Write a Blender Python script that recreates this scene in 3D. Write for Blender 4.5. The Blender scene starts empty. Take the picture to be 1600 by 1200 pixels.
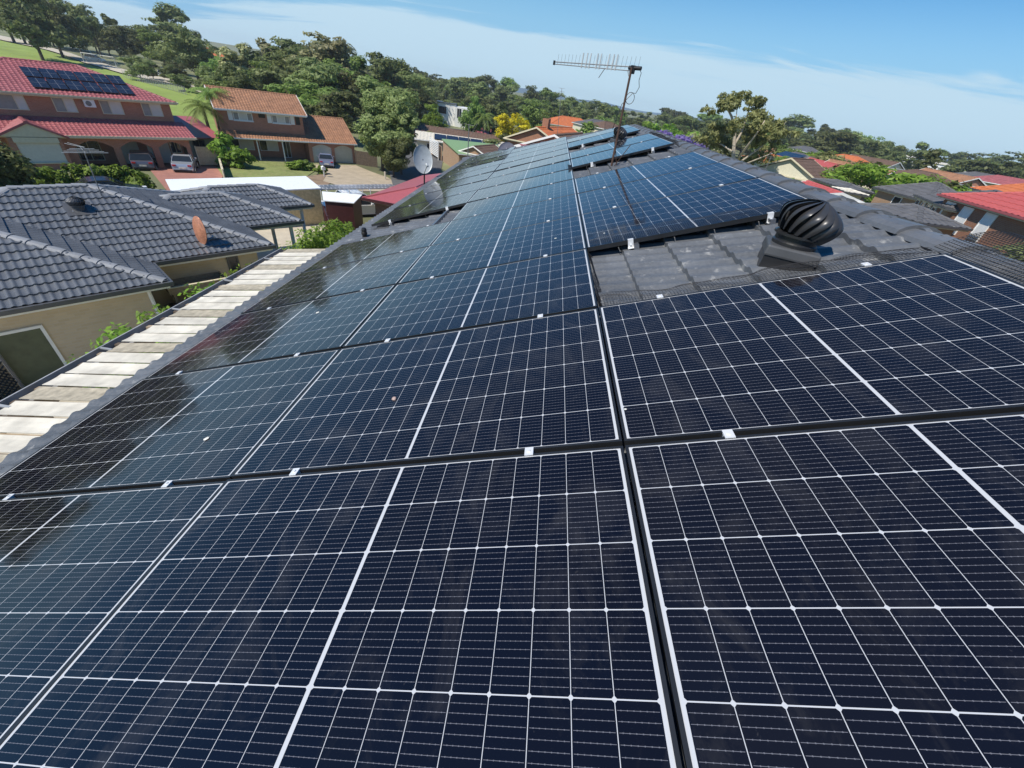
import bpy, bmesh, math, random
import numpy as np
from mathutils import Vector, Matrix

sc = bpy.context.scene
COL = sc.collection
random.seed(7)
RNG = np.random.default_rng(11)
PI = math.pi

# ------------------------------------------------------------------ camera
FPX = 616.62                       # focal length in pixels of a 1600 px wide frame
CAM = np.array([1.202, -1.068, 1.566])
RW = np.array([[0.9870999, 0.0951359, 0.1287746],
               [0.1601053, -0.5856778, -0.7945740],
               [-0.0001721, 0.8049414, -0.5933542]])
cd = bpy.data.cameras.new('camera')
cam = bpy.data.objects.new('camera', cd); COL.objects.link(cam)
cd.sensor_width = 36.0; cd.lens = 36.0 * FPX / 1600.0
cd.clip_start = 0.05; cd.clip_end = 20000
cam.matrix_world = Matrix(((RW[0][0], -RW[1][0], -RW[2][0], CAM[0]),
                           (RW[0][1], -RW[1][1], -RW[2][1], CAM[1]),
                           (RW[0][2], -RW[1][2], -RW[2][2], CAM[2]), (0, 0, 0, 1)))
sc.camera = cam

# ------------------------------------------------------------------ light
SUN = Vector((-0.43, -0.42, 0.79)).normalized()
world = bpy.data.worlds.new("World"); sc.world = world; world.use_nodes = True
wn = world.node_tree; wn.nodes.clear()
sky = wn.nodes.new('ShaderNodeTexSky'); sky.sky_type = 'NISHITA'; sky.sun_disc = False
sky.sun_elevation = math.asin(SUN.z); sky.sun_rotation = math.atan2(SUN.x, SUN.y)
sky.air_density = 1.0; sky.dust_density = 0.0; sky.ozone_density = 2.5
bg = wn.nodes.new('ShaderNodeBackground'); bg.inputs[1].default_value = 0.15
wo = wn.nodes.new('ShaderNodeOutputWorld')
def wnode(t, **kw):
    n = wn.nodes.new(t)
    for k, v in kw.items(): setattr(n, k, v)
    return n
def wm(op, a, b=None, c=None):
    n = wnode('ShaderNodeMath', operation=op)
    for i, v in enumerate((a, b, c)):
        if v is None: continue
        if isinstance(v, (int, float)): n.inputs[i].default_value = v
        else: wn.links.new(v, n.inputs[i])
    return n.outputs[0]
tc = wnode('ShaderNodeTexCoord'); sx = wnode('ShaderNodeSeparateXYZ')
wn.links.new(tc.outputs['Generated'], sx.inputs[0])
zz = wm('MAXIMUM', sx.outputs[2], 0.0)
den = wm('ADD', zz, 0.12)
cx = wnode('ShaderNodeCombineXYZ')
wn.links.new(wm('DIVIDE', sx.outputs[0], den), cx.inputs[0]); wn.links.new(wm('DIVIDE', sx.outputs[1], den), cx.inputs[1])
mp = wnode('ShaderNodeMapping'); mp.inputs['Rotation'].default_value = (0, 0, math.radians(24)); mp.inputs['Scale'].default_value = (0.28, 1.25, 1)
wn.links.new(cx.outputs[0], mp.inputs[0])
nz = wnode('ShaderNodeTexNoise'); nz.inputs['Scale'].default_value = 1.5; nz.inputs['Detail'].default_value = 7; nz.inputs['Roughness'].default_value = 0.58
nz.inputs['Distortion'].default_value = 0.5
wn.links.new(mp.outputs[0], nz.inputs['Vector'])
# a thin white veil low in the sky, breaking up into streaks higher up
low = wnode('ShaderNodeMapRange', interpolation_type='SMOOTHSTEP'); low.inputs[1].default_value = 0.058; low.inputs[2].default_value = 0.128
low.inputs[3].default_value = 0.60; low.inputs[4].default_value = -0.26
wn.links.new(zz, low.inputs[0])
cl = wnode('ShaderNodeMapRange', interpolation_type='SMOOTHSTEP'); cl.inputs[1].default_value = 0.47; cl.inputs[2].default_value = 0.80
cl.inputs[3].default_value = 0.0; cl.inputs[4].default_value = 0.96
wn.links.new(wm('SUBTRACT', wm('ADD', wm('MULTIPLY_ADD', nz.outputs[0], 1.7, -0.35), low.outputs[0]), wm('MULTIPLY', wm('MAXIMUM', wm('SUBTRACT', wm('MULTIPLY', sx.outputs[0], -1.0), 0.30), 0.0), wm('MULTIPLY', wm('MINIMUM', wm('MAXIMUM', wm('MULTIPLY_ADD', zz, 25.0, -0.2), 0.0), 1.0), 2.0))), cl.inputs[0])
mixw = wnode('ShaderNodeMix', data_type='RGBA'); mixw.inputs['B'].default_value = (3.15, 4.3, 5.15, 1)
hsv = wnode('ShaderNodeHueSaturation'); hsv.inputs['Saturation'].default_value = 1.4; hsv.inputs['Value'].default_value = 0.70
wn.links.new(sky.outputs[0], hsv.inputs['Color'])
air = wnode('ShaderNodeMapRange', interpolation_type='SMOOTHSTEP'); air.inputs[1].default_value = 0.03; air.inputs[2].default_value = 0.22; air.inputs[3].default_value = 0.92; air.inputs[4].default_value = 0.0
wn.links.new(zz, air.inputs[0]); mixa = wnode('ShaderNodeMix', data_type='RGBA'); mixa.inputs['B'].default_value = (1.45, 3.05, 4.75, 1)
wn.links.new(air.outputs[0], mixa.inputs['Factor']); wn.links.new(hsv.outputs[0], mixa.inputs['A'])
wn.links.new(cl.outputs[0], mixw.inputs['Factor']); wn.links.new(mixa.outputs['Result'], mixw.inputs['A'])
wn.links.new(mixw.outputs['Result'], bg.inputs[0]); wn.links.new(bg.outputs[0], wo.inputs[0])
sd = bpy.data.lights.new('sun', 'SUN'); sd.energy = 4.8; sd.angle = math.radians(0.53); sd.color = (1.0, 0.93, 0.82)
so = bpy.data.objects.new('sun', sd); COL.objects.link(so)
so.rotation_euler = SUN.to_track_quat('Z', 'Y').to_euler(); so.location = (-20, 10, 40)
sc.view_settings.view_transform = 'Standard'; sc.view_settings.look = 'None'
sc.view_settings.gamma = 1.0; sc.view_settings.exposure = 0.2

# ------------------------------------------------------------------ geometry of the place
PITCH = math.radians(20.0); CP, SP = math.cos(PITCH), math.sin(PITCH)
PW, PH = 1.742, 1.154              # solar panel pitch up the slope / along the ridge
def rw(u, v, n=0.0):               # roof coordinates (up slope, along ridge, off the plane) to world
    return Vector((CP * u - SP * n, v, SP * u + CP * n))
ROOF_M = Matrix(((CP, 0, -SP), (0, 1, 0), (SP, 0, CP))).to_4x4()
def ray(x, y):
    d = RW.T @ np.array([(x - 800) / FPX, (y - 600) / FPX, 1.0]); return d / np.linalg.norm(d)
def at_z(x, y, z):
    d = ray(x, y); return Vector(CAM + (z - CAM[2]) / d[2] * d)
def at_d(x, y, dist):              # point at a horizontal distance
    d = ray(x, y); return Vector(CAM + dist / math.hypot(d[0], d[1]) * d)
def on_roof(x, y, n=0.0):
    nn = np.array([-SP, 0, CP]); d = ray(x, y); P = CAM + (n - nn @ CAM) / (nn @ d) * d
    return (CP * P[0] + SP * P[2], P[1])
RR = [0, 18, 35, 60, 120, 250, 400, 900, 9000]
RZ = [-7.0, -7.0, -8.0, -9.4, -10.6, -12.5, -13.5, -14.0, -14.0]
def sm(t): t = np.clip(t, 0, 1); return t * t * (3 - 2 * t)
def gzv(x, y):                     # the land falls away from us, then rises to the sports field at the upper left
    r = np.hypot(x - 1, y + 1); az = np.degrees(np.arctan2(x - 1, y + 1))
    return np.interp(r, RR, RZ) + 4.4 * sm((r - 88) / 130.0) * sm((-27 - az) / 14.0) * sm((az + 130) / 30)
def gz(x, y): return float(gzv(np.float64(x), np.float64(y)))
def ground(x, y):
    d = ray(x, y); k = np.geomspace(3, 6000, 6000); P = CAM + k[:, None] * d
    i = int(np.argmax(P[:, 2] < gzv(P[:, 0], P[:, 1]))); return Vector(P[i])
def at_h(x, y, h):                 # point on a pixel's ray that is h above the land
    d = ray(x, y); k = np.geomspace(8, 3000, 6000); P = CAM + k[:, None] * d
    i = int(np.argmax(P[:, 2] < gzv(P[:, 0], P[:, 1]) + h)); return Vector(P[i])

# ------------------------------------------------------------------ materials
class NT:
    def __init__(s, name):
        s.m = bpy.data.materials.new(name); s.m.use_nodes = True; s.t = s.m.node_tree
        s.b = s.t.nodes['Principled BSDF']; s.tc = None
    def n(s, t, **kw):
        n = s.t.nodes.new(t)
        for k, v in kw.items(): setattr(n, k, v)
        return n
    def set(s, inp, v):
        if isinstance(v, bpy.types.NodeSocket): s.t.links.new(v, inp)
        else: inp.default_value = v
    def mth(s, op, a, b=None, c=None):
        n = s.n('ShaderNodeMath', operation=op)
        for i, v in enumerate((a, b, c)):
            if v is not None: s.set(n.inputs[i], v)
        return n.outputs[0]
    def obj(s):
        if s.tc is None: s.tc = s.n('ShaderNodeTexCoord')
        return s.tc.outputs['Object']
    def noise(s, scale, detail=4, rough=.55, vec=None, dist=0.0):
        n = s.n('ShaderNodeTexNoise'); n.inputs['Scale'].default_value = scale; n.inputs['Detail'].default_value = detail
        n.inputs['Roughness'].default_value = rough; n.inputs['Distortion'].default_value = dist
        s.t.links.new(vec or s.obj(), n.inputs['Vector']); return n.outputs[0]
    def mapv(s, scale=(1, 1, 1), rot=(0, 0, 0), vec=None):
        n = s.n('ShaderNodeMapping'); n.inputs['Scale'].default_value = scale; n.inputs['Rotation'].default_value = rot
        s.t.links.new(vec or s.obj(), n.inputs[0]); return n.outputs[0]
    def rng(s, v, a, b, c=0.0, d=1.0):
        n = s.n('ShaderNodeMapRange'); s.set(n.inputs[0], v)
        for i, q in enumerate((a, b, c, d)): n.inputs[i + 1].default_value = q
        return n.outputs[0]
    def mix(s, f, a, b, bt='MIX'):
        n = s.n('ShaderNodeMix', data_type='RGBA', blend_type=bt)
        s.set(n.inputs['Factor'], f)
        s.set(n.inputs['A'], (*a, 1) if isinstance(a, tuple) and len(a) == 3 else a)
        s.set(n.inputs['B'], (*b, 1) if isinstance(b, tuple) and len(b) == 3 else b)
        return n.outputs['Result']
    def col(s, v): s.set(s.b.inputs['Base Color'], (*v, 1) if isinstance(v, tuple) and len(v) == 3 else v)
    def p(s, **kw):
        for k, v in kw.items(): s.set(s.b.inputs[k.replace('_', ' ')], v)
        return s
    def bump(s, h, strength=.3, dist=.02):
        n = s.n('ShaderNodeBump'); n.inputs['Strength'].default_value = strength; n.inputs['Distance'].default_value = dist
        s.t.links.new(h, n.inputs['Height']); s.t.links.new(n.outputs[0], s.b.inputs['Normal'])

def rgbmul(c, k): return tuple(min(1, x * k) for x in c)
def plain(name, c, rough=.6, metal=0.0, var=.18, scale=6.0, spec=.5, bump=0.0):
    t = NT(name); f = t.noise(scale, 5)
    t.col(t.mix(t.rng(f, .3, .7), rgbmul(c, 1 - var), rgbmul(c, 1 + var)))
    t.p(Roughness=rough, Metallic=metal)
    t.b.inputs['Specular IOR Level'].default_value = spec
    if bump: t.bump(t.noise(scale * 6, 3), bump, .01)
    return t.m
def brick(name, c1, c2, mortar, sc_=1.0, rough=.85):
    t = NT(name); s = t.n('ShaderNodeSeparateXYZ'); t.t.links.new(t.obj(), s.inputs[0])
    c = t.n('ShaderNodeCombineXYZ'); t.t.links.new(t.mth('ADD', s.outputs[0], s.outputs[1]), c.inputs[0]); t.t.links.new(s.outputs[2], c.inputs[1])
    b = t.n('ShaderNodeTexBrick'); t.t.links.new(c.outputs[0], b.inputs['Vector'])
    b.inputs['Color1'].default_value = (*c1, 1); b.inputs['Color2'].default_value = (*c2, 1); b.inputs['Mortar'].default_value = (*mortar, 1)
    b.inputs['Scale'].default_value = 1.0 / sc_; b.inputs['Brick Width'].default_value = .24; b.inputs['Row Height'].default_value = .086
    b.inputs['Mortar Size'].default_value = .008; b.inputs['Bias'].default_value = 0
    f = t.noise(1.3, 5)
    t.col(t.mix(t.rng(f, .3, .75, 0, .35), b.outputs[0], rgbmul(c1, .6))); t.p(Roughness=rough)
    return t.m
def tile_mat(name, c, var=.22, rough=.45, lichen=None, spec=.5, snap=(.3, .34, .3)):
    t = NT(name)
    v = t.n('ShaderNodeVectorMath', operation='SNAP'); t.t.links.new(t.obj(), v.inputs[0]); v.inputs[1].default_value = snap
    w = t.n('ShaderNodeTexWhiteNoise'); t.t.links.new(v.outputs[0], w.inputs['Vector'])
    f = t.noise(1.6, 6); f2 = t.noise(38, 4)
    a = t.mix(t.rng(f, .32, .7), rgbmul(c, 1 - var), rgbmul(c, 1 + var))
    a = t.mix(t.rng(f2, .35, .75, 0, .5), a, rgbmul(c, 1 + var * 1.6))
    a = t.mix(t.rng(w.outputs['Value'], 0, 1, 0, .32), a, rgbmul(c, .62))
    if lichen: a = t.mix(t.rng(t.noise(9, 8, .7), .58, .70, 0, .8), a, lichen)
    a = t.mix(t.rng(t.noise(.55, 7, .7, dist=.8), .55, .75, 0, .35), a, tuple(.55 * x + .06 for x in c))
    t.col(a); t.p(Roughness=t.rng(f2, .3, .7, rough - .08, rough + .12)); t.b.inputs['Specular IOR Level'].default_value = spec
    t.bump(f2, .55, .005)
    return t.m
def leaf_mat(name, c, c2=None, trans=.5):
    t = NT(name); g = t.n('ShaderNodeNewGeometry'); oi = t.n('ShaderNodeObjectInfo')
    c2 = c2 or rgbmul(c, 1.9)
    a = t.mix(g.outputs['Random Per Island'], rgbmul(c, 1.0), rgbmul(c2, 1.22))
    h = t.n('ShaderNodeHueSaturation'); t.t.links.new(a, h.inputs['Color'])
    t.set(h.inputs['Hue'], t.rng(oi.outputs['Random'], 0, 1, .485, .515)); t.set(h.inputs['Value'], t.rng(oi.outputs['Random'], 0, 1, .75, 1.25))
    t.col(h.outputs[0]); t.p(Roughness=.55); t.b.inputs['Specular IOR Level'].default_value = .35
    tr = t.n('ShaderNodeBsdfTranslucent'); t.t.links.new(h.outputs[0], tr.inputs[0])
    mx = t.n('ShaderNodeMixShader'); mx.inputs[0].default_value = trans
    o = t.t.nodes['Material Output']
    t.t.links.new(t.b.outputs[0], mx.inputs[1]); t.t.links.new(tr.outputs[0], mx.inputs[2]); t.t.links.new(mx.outputs[0], o.inputs[0])
    return t.m

# solar cells: white backsheet grid, chamfered cell corners, ten busbars per cell under glass
def cell_material():
    t = NT('solar_cells'); s = t.n('ShaderNodeSeparateXYZ'); t.t.links.new(t.obj(), s.inputs[0])
    X, Y = s.outputs[0], s.outputs[1]
    ax = t.mth('ABSOLUTE', X); ay = t.mth('ABSOLUTE', Y)
    px_, py_ = .0935, .1845
    fx = t.mth('FRACT', t.mth('DIVIDE', t.mth('SUBTRACT', ax, .0055), px_))
    fy = t.mth('FRACT', t.mth('DIVIDE', t.mth('ADD', Y, py_ * 3), py_))
    ex = t.mth('MULTIPLY', t.mth('MINIMUM', fx, t.mth('SUBTRACT', 1.0, fx)), px_)
    ey = t.mth('MULTIPLY', t.mth('MINIMUM', fy, t.mth('SUBTRACT', 1.0, fy)), py_)
    lx = t.mth('LESS_THAN', ex, .00085); ly = t.mth('LESS_THAN', ey, .00135)
    ch = t.mth('LESS_THAN', t.mth('ADD', ex, ey), .0070)
    mid = t.mth('LESS_THAN', ax, .0052); bx = t.mth('GREATER_THAN', ax, .8468); by = t.mth('GREATER_THAN', ay, .5535)
    white = t.mth('MAXIMUM', t.mth('MAXIMUM', lx, ly), t.mth('MAXIMUM', t.mth('MAXIMUM', ch, mid), t.mth('MAXIMUM', bx, by)))
    pb = py_ / 10
    fb = t.mth('FRACT', t.mth('ADD', t.mth('DIVIDE', t.mth('ADD', Y, py_ * 3), pb), .5))
    eb = t.mth('MULTIPLY', t.mth('ABSOLUTE', t.mth('SUBTRACT', fb, .5)), pb)
    bus = t.mth('MULTIPLY', t.mth('LESS_THAN', eb, .00048), t.mth('GREATER_THAN', ex, .0036))
    fp = t.mth('FRACT', t.mth('DIVIDE', ax, .0133))
    pad = t.mth('MULTIPLY', t.mth('LESS_THAN', eb, .0011), t.mth('MULTIPLY', t.mth('LESS_THAN', t.mth('ABSOLUTE', t.mth('SUBTRACT', fp, .5)), .09), t.mth('GREATER_THAN', ex, .004)))
    bus = t.mth('MAXIMUM', bus, pad)
    oi = t.n('ShaderNodeObjectInfo')
    cellc = t.mix(oi.outputs['Random'], (.0048, .0046, .0080), (.0075, .0074, .0110))
    cv = t.n('ShaderNodeCombineXYZ'); t.set(cv.inputs[0], t.mth('FLOOR', t.mth('DIVIDE', X, px_))); t.set(cv.inputs[1], t.mth('FLOOR', t.mth('DIVIDE', t.mth('ADD', Y, py_ * 3), py_))); t.set(cv.inputs[2], t.mth('MULTIPLY', oi.outputs['Random'], 97.0))
    wnz = t.n('ShaderNodeTexWhiteNoise'); t.t.links.new(cv.outputs[0], wnz.inputs['Vector'])
    cellc = t.mix(t.rng(wnz.outputs['Value'], 0, 1, 0, .55), cellc, (.0036, .0046, .0110))
    # dust film and dried-water marks on the glass
    wv = t.n('ShaderNodeVectorMath', operation='ADD'); t.t.links.new(t.obj(), wv.inputs[0]); t.set(wv.inputs[1], cv.outputs[0] if False else t.mapv((0, 0, 0)))
    pv = t.n('ShaderNodeCombineXYZ'); t.set(pv.inputs[0], X); t.set(pv.inputs[1], t.mth('MULTIPLY', Y, .7)); t.set(pv.inputs[2], t.mth('MULTIPLY', oi.outputs['Random'], 53.0))
    dust = t.rng(t.noise(4.0, 9, .68, vec=pv.outputs[0], dist=1.2), .50, .78, 0, .6)
    spots = t.rng(t.noise(46, 3, .6, vec=pv.outputs[0]), .70, .76, 0, .6)
    c = t.mix(t.mth('MULTIPLY', bus, .8), cellc, (.165, .17, .20))
    c = t.mix(white, c, (.48, .50, .53))
    c = t.mix(t.mth('MULTIPLY', t.mth('MAXIMUM', dust, spots), .13), c, (.30, .29, .28))
    t.col(c)
    t.p(Roughness=t.rng(dust, 0, .5, .06, .15), IOR=1.46)
    return t.m

M = {}
M['cells'] = cell_material()
M['frame'] = plain('black_frame', (.045, .048, .053), .30, .6, .15)
M['alu'] = plain('bright_aluminium', (.80, .81, .82), .42, .35, .06)
M['rail'] = plain('rail_aluminium', (.30, .31, .33), .38, .85, .1)
M['net'] = plain('black_net', (.018, .018, .02), .5, 0, .1)
M['darktile'] = tile_mat('charcoal_concrete_tile', (.104, .112, .124), .34, .40, (.36, .36, .35))
M['neartile'] = tile_mat('slate_grey_tile', (.115, .124, .138), .22, .30, None, .6, (.2, .345, 9))
M['ridge'] = tile_mat('grey_ridge_cap', (.115, .122, .135), .2, .42)
M['nearcap'] = tile_mat('pale_ridge_cap', (.26, .27, .285), .2, .4)
M['redtile'] = tile_mat('crimson_tile', (.32, .098, .104), .25, .5)
M['orangetile'] = tile_mat('terracotta_tile', (.31, .155, .085), .32, .75)
M['brightorange'] = tile_mat('orange_tile', (.50, .145, .050), .2, .7)
M['browntile'] = tile_mat('brown_tile', (.13, .080, .055), .25, .7)
M['greytile'] = tile_mat('grey_tile', (.105, .105, .110), .25, .6)
M['redmetal'] = plain('red_painted_metal', (.44, .092, .082), .5, 0, .12)
M['redbrick'] = brick('red_brick', (.40, .165, .098), (.48, .205, .125), (.40, .30, .23))
M['orangebrick'] = brick('orange_brick', (.34, .155, .085), (.28, .115, .065), (.30, .22, .17))
M['tanbrick'] = brick('tan_brick', (.38, .245, .150), (.33, .205, .125), (.36, .29, .22))
M['creambrick'] = brick('cream_brick', (.60, .49, .345), (.54, .43, .295), (.56, .48, .37))
M['cream'] = plain('cream_paint', (.62, .56, .40), .6, 0, .06)
M['palecream'] = plain('pale_cream_weatherboard', (.62, .60, .47), .65, 0, .08)
M['white'] = plain('white_paint', (.78, .78, .76), .45, 0, .05)
M['whitemetal'] = plain('white_sheet_metal', (.80, .82, .82), .35, 0, .05)
M['dirtywhite'] = plain('weathered_white_sheet', (.60, .565, .48), .6, 0, .24, 5)
M['stained'] = plain('grimy_translucent_sheet', (.37, .33, .25), .7, 0, .3, 14)
M['gutter'] = plain('grey_gutter', (.10, .105, .115), .45, .3, .12)
M['guttergal'] = plain('galvanised_gutter', (.36, .37, .38), .5, .2, .15)
M['black'] = plain('satin_black_metal', (.030, .031, .034), .33, .35, .15)
M['vane'] = plain('dark_grey_vane', (.055, .056, .060), .36, .35, .2)  # lighter grey than the satin black base
M['blackplastic'] = plain('black_plastic', (.012, .012, .013), .45, 0, .15)
M['darkgrey'] = plain('charcoal_flashing', (.075, .078, .084), .5, .1, .15)
M['rust'] = plain('rusty_steel', (.10, .060, .045), .7, .4, .4, 20)
M['greysteel'] = plain('grey_steel', (.20, .205, .21), .5, .4, .15)
M['dishgrey'] = plain('weathered_dish_grey', (.46, .49, .50), .45, .2, .12, 8)
M['dishcopper'] = plain('rusted_dish', (.50, .22, .13), .35, .3, .3, 14)
M['glass'] = plain('dark_window_glass', (.020, .024, .028), .06, 0, .1)
M['curtain'] = plain('curtained_window', (.30, .30, .29), .25, 0, .12, 3)
M['blind'] = plain('roller_blind', (.62, .61, .57), .45, 0, .06, 3)
M['creamdoor'] = plain('cream_roller_door', (.60, .58, .50), .5, 0, .05)
M['greendoor'] = plain('olive_green_door', (.085, .10, .055), .55, 0, .15)
M['maroon'] = plain('maroon_steel_sheet', (.060, .018, .018), .45, 0, .2)
M['maroonroof'] = plain('maroon_roof_sheet', (.36, .095, .105), .4, 0, .08)
M['greenroof'] = plain('green_roof_sheet', (.20, .32, .15), .55, 0, .1)
M['timber'] = plain('weathered_timber', (.30, .24, .17), .8, 0, .25, 12)
M['concrete'] = plain('pale_concrete', (.50, .45, .36), .8, 0, .14, 1.2)
M['driveway'] = plain('tan_driveway', (.40, .33, .235), .85, 0, .16, 1.0)
M['redpave'] = plain('red_paving', (.33, .15, .115), .8, 0, .15, 2.0)
M['asphalt'] = plain('asphalt', (.10, .10, .10), .9, 0, .2, 1.5)
M['lawn'] = plain('lawn', (.19, .22, .065), .9, 0, .35, .9)
def lawn_mat(name, c, dry, big, k):
    t = NT(name); f = t.noise(big, 6, .65); g2 = t.noise(big * 9, 4, .7)
    a = t.mix(t.rng(f, .35, .65), rgbmul(c, .75), rgbmul(c, 1.2)); a = t.mix(t.rng(g2, .45, .75, 0, k), a, dry); t.col(a); t.p(Roughness=.95); return t.m
M['lawn'] = lawn_mat('worn_lawn', (.18, .22, .060), (.36, .31, .15), .35, .75)
M['field'] = lawn_mat('mown_field', (.21, .29, .055), (.32, .33, .11), .06, .4)
M['oldfield'] = plain('mown_field', (.21, .29, .055), .9, 0, .22, .12)
M['scrub'] = plain('dry_grass_ground', (.17, .18, .085), .9, 0, .4, .05)
M['mulch'] = plain('bare_earth', (.24, .17, .11), .95, 0, .25, 1.2)
M['hill'] = plain('haze_tinted_hill', (.10, .16, .22), 1.0, 0, .2, .002)  # haze is painted into this blue
M['bark'] = plain('brown_bark', (.10, .075, .055), .9, 0, .3, 5)
M['palebark'] = plain('pale_gum_bark', (.46, .40, .32), .8, 0, .25, 5)
M['tyre'] = plain('tyre_rubber', (.015, .015, .016), .8, 0, .1)
M['redlamp'] = plain('red_tail_lamp', (.40, .015, .015), .2, 0, .05)
M['bird'] = plain('bird_dropping', (.62, .62, .58), .8, 0, .2, 60)
M['stone'] = plain('pink_grey_pebble', (.40, .30, .27), .8, 0, .3, 60)
L_OLIVE = leaf_mat('gum_leaves', (.125, .165, .055), (.29, .34, .13))
L_DARK = leaf_mat('dark_leaves', (.072, .092, .032), (.19, .215, .075))
L_MID = leaf_mat('mid_green_leaves', (.115, .185, .045), (.26, .36, .09))
L_BRIGHT = leaf_mat('bright_leaves', (.125, .21, .028), (.27, .41, .060))
L_PALE = leaf_mat('flowering_gum_leaves', (.17, .19, .075), (.43, .41, .22))
L_YEL = leaf_mat('yellow_leaves', (.38, .33, .015), (.72, .62, .03))
L_PUR = leaf_mat('jacaranda_blossom', (.22, .15, .42), (.42, .30, .66))
L_BRONZE = leaf_mat('bronze_gum_leaves', (.17, .20, .07), (.40, .43, .17))
L_HEDGE = leaf_mat('hedge_leaves', (.11, .19, .028), (.27, .41, .06))

# ------------------------------------------------------------------ builders
class MB:
    def __init__(s): s.v = []; s.f = []; s.mi = []; s.cur = 0
    def add(s, vs, fs):
        o = len(s.v); s.v += [tuple(q) for q in vs]; s.f += [tuple(i + o for i in f) for f in fs]; s.mi += [s.cur] * len(fs); return s
    def box(s, a, b):
        (x0, y0, z0), (x1, y1, z1) = a, b
        return s.add([(x0, y0, z0), (x1, y0, z0), (x1, y1, z0), (x0, y1, z0), (x0, y0, z1), (x1, y0, z1), (x1, y1, z1), (x0, y1, z1)],
                     [(0, 3, 2, 1), (4, 5, 6, 7), (0, 1, 5, 4), (1, 2, 6, 5), (2, 3, 7, 6), (3, 0, 4, 7)])
    def hexa(s, bot, top):
        n = len(bot)
        return s.add(list(bot) + list(top), [tuple(range(n))[::-1], tuple(range(n, 2 * n))] + [(i, (i + 1) % n, n + (i + 1) % n, n + i) for i in range(n)])
    def slab(s, poly, t):            # polygon with thickness t downwards
        return s.hexa([(p[0], p[1], p[2] - t) for p in poly], poly)
    def ext_x(s, prof, x0, x1):      # (y,z) profile extruded along x
        return s.hexa([(x0, y, z) for y, z in prof], [(x1, y, z) for y, z in prof])
    def tube(s, pts, r, n=6, caps=True):
        pts = [Vector(p) for p in pts]; rs = r if isinstance(r, (list, tuple)) else [r] * len(pts)
        rings = []; up = None
        for i, p in enumerate(pts):
            d = (pts[min(i + 1, len(pts) - 1)] - pts[max(i - 1, 0)]).normalized()
            a = d.cross(Vector((0, 0, 1)) if abs(d.z) < .9 else Vector((1, 0, 0))).normalized()
            if up is not None and a.dot(up) < 0: a = -a
            up = a; b = d.cross(a)
            rings.append([p + (a * math.cos(2 * PI * k / n) + b * math.sin(2 * PI * k / n)) * rs[i] for k in range(n)])
        vs = [q for g in rings for q in g]; fs = []
        for i in range(len(rings) - 1):
            for k in range(n): fs.append((i * n + k, i * n + (k + 1) % n, (i + 1) * n + (k + 1) % n, (i + 1) * n + k))
        if caps and n > 2: fs += [tuple(range(n))[::-1], tuple((len(rings) - 1) * n + k for k in range(n))]
        return s.add(vs, fs)
    def lathe(s, prof, n=24, c=(0, 0, 0), M_=None):
        vs = []
        for r, z in prof:
            for k in range(n):
                q = Vector((r * math.cos(2 * PI * k / n), r * math.sin(2 * PI * k / n), z))
                vs.append((M_ @ q if M_ else q) + Vector(c))
        fs = []
        for i in range(len(prof) - 1):
            for k in range(n): fs.append((i * n + k, i * n + (k + 1) % n, (i + 1) * n + (k + 1) % n, (i + 1) * n + k))
        return s.add(vs, fs)
    def build(s, name, mats, parent=None, smooth=False, bevel=0.0, matrix=None):
        me = bpy.data.meshes.new(name); me.from_pydata(s.v, [], s.f)
        mats = mats if isinstance(mats, (list, tuple)) else [mats]
        for m in mats: me.materials.append(M[m] if isinstance(m, str) else m)
        if len(mats) > 1: me.polygons.foreach_set('material_index', s.mi)
        if smooth: me.polygons.foreach_set('use_smooth', [True] * len(me.polygons))
        me.update()
        if bevel:
            bm = bmesh.new(); bm.from_mesh(me)
            es = [e for e in bm.edges if len(e.link_faces) == 2 and e.calc_face_angle(0) > .6]
            bmesh.ops.bevel(bm, geom=es, offset=bevel, segments=2, affect='EDGES', profile=.6); bm.to_mesh(me); bm.free()
        o = bpy.data.objects.new(name, me); COL.objects.link(o)
        if parent: o.parent = parent
        if matrix is not None: o.matrix_local = matrix
        return o

def tag(o, label, cat, group=None, kind=None):
    if label: o['label'] = label
    if cat: o['category'] = cat
    if group: o['group'] = group
    if kind: o['kind'] = kind
    return o
def thing(name, label, cat, loc=(0, 0, 0), rz=0.0, group=None):
    o = bpy.data.objects.new(name, None); COL.objects.link(o); o.location = loc; o.rotation_euler = (0, 0, rz); o.empty_display_size = .2
    return tag(o, label, cat, group)
def copy_tree(o, parent=None):
    c = o.copy(); COL.objects.link(c)
    if parent: c.parent = parent
    for ch in list(o.children): copy_tree(ch, c)
    return c

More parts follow.
